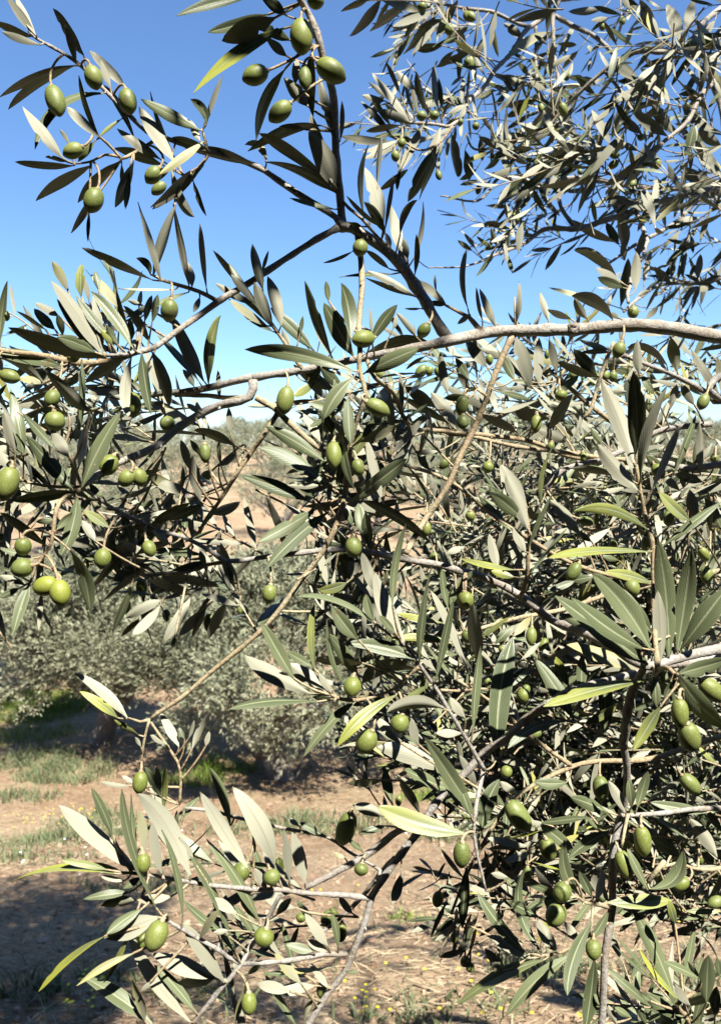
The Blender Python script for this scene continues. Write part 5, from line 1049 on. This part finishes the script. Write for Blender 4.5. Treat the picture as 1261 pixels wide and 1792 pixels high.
# the same boughs go on beyond the picture's sides
region(1275, 0, 1800, 420, 60, .95, 1.5, 200, 60)
region(1275, 560, 1850, 800, 50, 0.75, 1.3, 130, 60)
region(1275, 800, 1750, 1330, 130, 0.68, 1.3, 120, 65)
region(1275, 1330, 1650, 1650, 50, 0.75, 1.2, 130, 65)
region(-420, 540, -10, 760, 34, 0.60, 0.74, 170, 60)
region(-300, 780, -10, 1050, 14, 0.60, 0.74, 190, 60)

# ---- unseen olive leaves added overhead and behind the camera to block the light
def in_view(p, m=1.2):
    r = np.atleast_2d(p) - EYE
    dep = r[:, 1] * CP - r[:, 2] * SP
    zz = r[:, 2] * CP + r[:, 1] * SP
    return (dep > 0) & (np.abs(r[:, 0]) < 0.467 * m * dep + 0.12) & (np.abs(zz) < 0.664 * m * dep + 0.12)
orn = np.random.default_rng(99)
# the sun's own plane: where a leaf overhead would throw its shade
SX = unit(np.cross(SUN, [0, 0, 1.0])); SY = np.cross(SX, SUN)
def sun2(p):
    p = np.atleast_2d(p)
    return np.stack([p @ SX, p @ SY], 1)
for _k in range(0, len(SEG), 3):
    if SEG[_k, 4] in (0, 2, 3, 4, 5) and SEG[_k, 3] > .0022 or (SEG[_k, 4] == 1 and SEG[_k, 1] > 1000): LIT.append(SEG[_k, 5:8])
LIT2, OLC2 = sun2(np.array(LIT)), sun2(np.array(OLC))
def clear_of(p, pts2, r):
    return (np.hypot(*(pts2 - sun2(p)).T) > r).all()
# unseen leaves added up the sun line to shade the darker leaves below
for p0, pm, p1, w_ in SHADE:
    if not (clear_of(p0, OLC2, .011) and clear_of(.5 * (p0 + p1), OLC2, .012) and clear_of(p1, OLC2, .011) and clear_of(.5 * (p0 + p1), LIT2, .010)): continue
    for t0 in (0.7, 0.95, 1.2, 1.5):
        t_ = t0 + orn.uniform(-.1, .15)
        q0, qm, q1 = p0 + SUN * t_, pm + SUN * t_, p1 + SUN * t_
        if not in_view(np.array([q0, q1])).any():
            T_ = unit(q1 - q0); n_ = unit(SUN - T_ * np.dot(SUN, T_)) + orn.normal(0, .15, 3)
            leaves(FOL, q0 - T_ * .006, qm, q1 + T_ * .004, max(w_ * 1.15, .012), n_, orn.random(), 0, 7, 2, 0.1, 0.0)
            break
# unseen leaves added to shade branch wood: the steep shoot in the upper middle, the lower side shoots
for xs in ([(596, 380), (594, 330), (592, 280), (587, 225), (580, 170)], [(560, 420), (500, 452), (450, 482)], [(745, 532), (700, 462)], [(320, 745), (300, 690)], [(1111, 367), (1056, 388), (1005, 399), (954, 403), (1170, 350), (1230, 335)], [(610, 964), (650, 968)], [(895, 88), (855, 139)]):
    for (xa, ya), (xb, yb) in zip(xs[:-1], xs[1:]):
        for u_ in np.arange(0, 1, 18.0 / math.hypot(xb - xa, yb - ya)):
            k, _d = nearest(xa + (xb - xa) * u_, ya + (yb - ya) * u_)
            c = SEG[k, 5:8] + SUN * orn.uniform(.8, 1.3)
            if in_view(c).any(): c = c + SUN * .5
            if orn.random() < .12: continue
            k2 = min(k + 3, len(SEG) - 1); T_ = unit(SEG[k2, 5:8] - SEG[k, 5:8])
            sc_ = SEG[k, 2] / .6
            leaves(FOL, c - T_ * .03 * sc_, c, c + T_ * .03 * sc_, .017 * sc_, SUN + orn.normal(0, .1, 3), orn.random(), 0, 7, 2, 0.1, 0.0)
# unseen shoots added in the sun's beam to dapple the near branches with shade
for _ in range(110):
    tgt = P(orn.uniform(-50, 1300), orn.uniform(0, 1790), orn.uniform(.5, .9))
    st = tgt + SUN * orn.uniform(1.0, 2.2)
    dr = unit(orn.normal(0, 1, 3)); L0 = orn.uniform(0.07, 0.14)
    if in_view(st, 1.35).any() or not (clear_of(st, OLC2, .03) and clear_of(st + dr * L0 * .5, OLC2, .03) and clear_of(st + dr * L0, OLC2, .03) and clear_of(st, LIT2, .022) and clear_of(st + dr * L0 * .5, LIT2, .022) and clear_of(st + dr * L0, LIT2, .022)): continue
    shoot(orn, st, dr, L0, orn.uniform(0.045, 0.06), nseg=5)
for _ in range(70):  # more shoots added out of view, to shade the upper right leaves
    tgt = P(orn.uniform(800, 1300), orn.uniform(0, 480), orn.uniform(1.1, 1.6))
    st = tgt + SUN * orn.uniform(.9, 1.8)
    dr = unit(orn.normal(0, 1, 3)); L0 = orn.uniform(0.07, 0.14)
    if in_view(st, 1.35).any() or not (clear_of(st, OLC2, .03) and clear_of(st + dr * L0 * .5, OLC2, .03) and clear_of(st + dr * L0, OLC2, .03) and clear_of(st, LIT2, .022) and clear_of(st + dr * L0 * .5, LIT2, .022) and clear_of(st + dr * L0, LIT2, .022)): continue
    shoot(orn, st, dr, L0, orn.uniform(0.045, 0.06), nseg=5)
for _ in range(60):  # further unseen shoots, added to darken the cluster in the middle
    tgt = P(orn.uniform(555, 720), orn.uniform(680, 1110), orn.uniform(.58, .68))
    st = tgt + SUN * orn.uniform(.9, 1.6)
    dr = unit(orn.normal(0, 1, 3)); L0 = orn.uniform(0.07, 0.14)
    if in_view(st, 1.35).any() or not (clear_of(st, OLC2, .02) and clear_of(st + dr * L0 * .5, OLC2, .02) and clear_of(st, LIT2, .015) and clear_of(st + dr * L0, LIT2, .015)): continue
    shoot(orn, st, dr, L0, orn.uniform(0.045, 0.06), nseg=5)
# dense leaf shell added round the camera to cut sky and ground fill
nC = 680000
dv = orn.normal(0, 1, (nC, 3)); dv /= np.linalg.norm(dv, axis=1, keepdims=True)
pc = np.array([0.15, 0.45, 1.6]) + dv * orn.uniform(1.5, 2.7, nC)[:, None] * np.array([1.1, 1.0, 0.85])
clump = np.sin(pc[:, 0] * 7 + 1) * np.sin(pc[:, 1] * 6 + 2) * np.sin(pc[:, 2] * 6.5) + orn.normal(0, .35, nC)
ok = (clump > -.55) & (pc[:, 2] > np.where(pc[:, 1] < 0.1, gz(pc[:, 0], pc[:, 1]) + .12, 1.0) + 0.2 * np.sin(5 * pc[:, 0] + 3 * pc[:, 1])) & ~in_view(pc, 1.3)
# openings cut in the shell so the sun reaches near branches and the ground
tb = (pc[:, 1] - 0.75) / SUN[1]; hit = pc - SUN * tb[:, None]
ok &= ~((hit[:, 0] > -.65) & (hit[:, 0] < .85) & (hit[:, 2] > .65) & (hit[:, 2] < 2.4))
tb = (pc[:, 1] - 1.5) / SUN[1]; hit = pc - SUN * tb[:, None]
ok &= ~((hit[:, 0] > .1) & (hit[:, 0] < 1.1) & (hit[:, 2] > 1.6) & (hit[:, 2] < 3.0) & (orn.random(nC) < .92))
tg = (pc[:, 2] + .6) / SUN[2]; hg = pc - SUN * tg[:, None]
ok &= ~((hg[:, 0] > -.95) & (hg[:, 0] < 1.6) & (hg[:, 1] > 2.2) & (hg[:, 1] < 7) & (orn.random(nC) < .99))
pc = pc[ok]; nC = len(pc)
ld = orn.normal(0, 1, (nC, 3)) + np.array([0, 0, -.2]); ld /= np.linalg.norm(ld, axis=1, keepdims=True)
sd_ = np.cross(ld, orn.normal(0, 1, (nC, 3))); sd_ /= np.linalg.norm(sd_, axis=1, keepdims=True)
ll = orn.uniform(.055, .085, nC)
mid_ = pc + ld * (ll * .5)[:, None]
V = np.stack([pc, mid_ - sd_ * (ll * .15)[:, None], pc + ld * ll[:, None], mid_ + sd_ * (ll * .15)[:, None]], 1)
cc = np.zeros((nC, 4, 4), np.float32); cc[..., 2] = orn.random(nC)[:, None] * .3
FOL.add(V, np.array([[0, 1, 2, 3]])[None] + (np.arange(nC) * 4)[:, None, None], 3, cc.reshape(-1, 4))
# a clump in front overhead whose shade lies on the ground at the left
for _ in range(95):
    st = np.array([orn.normal(-.15, .2), orn.normal(1.2, .13), orn.normal(3.0, .15)])
    if in_view(st, 1.35).any(): continue
    shoot(orn, st, orn.normal(0, 1, 3), orn.uniform(0.10, 0.18), orn.uniform(0.05, 0.065), nseg=5)
for a_, b_ in (((1.85, 1.0, 2.6), (-0.3, 1.2, 2.95)), ((1.85, .9, 2.4), (1.9, -1.6, 2.3))):
    a_, b_ = np.array(a_), np.array(b_)
    t_ = np.linspace(0, 1, 14)[:, None]
    tube(FOL, a_ * (1 - t_) + b_ * t_ + np.sin(t_ * 3.14) * np.array([0, 0, .3]), np.linspace(.012, .003, 14), 8, 2)
FOLO = child('foliage', FOL, NEAR, [M_TOP, M_BOT, M_TWIG, M_FOL])
tag(FOLO, 'olive leaves crowded behind the nearest ones, with unseen leaves added overhead to block light', kind='stuff')
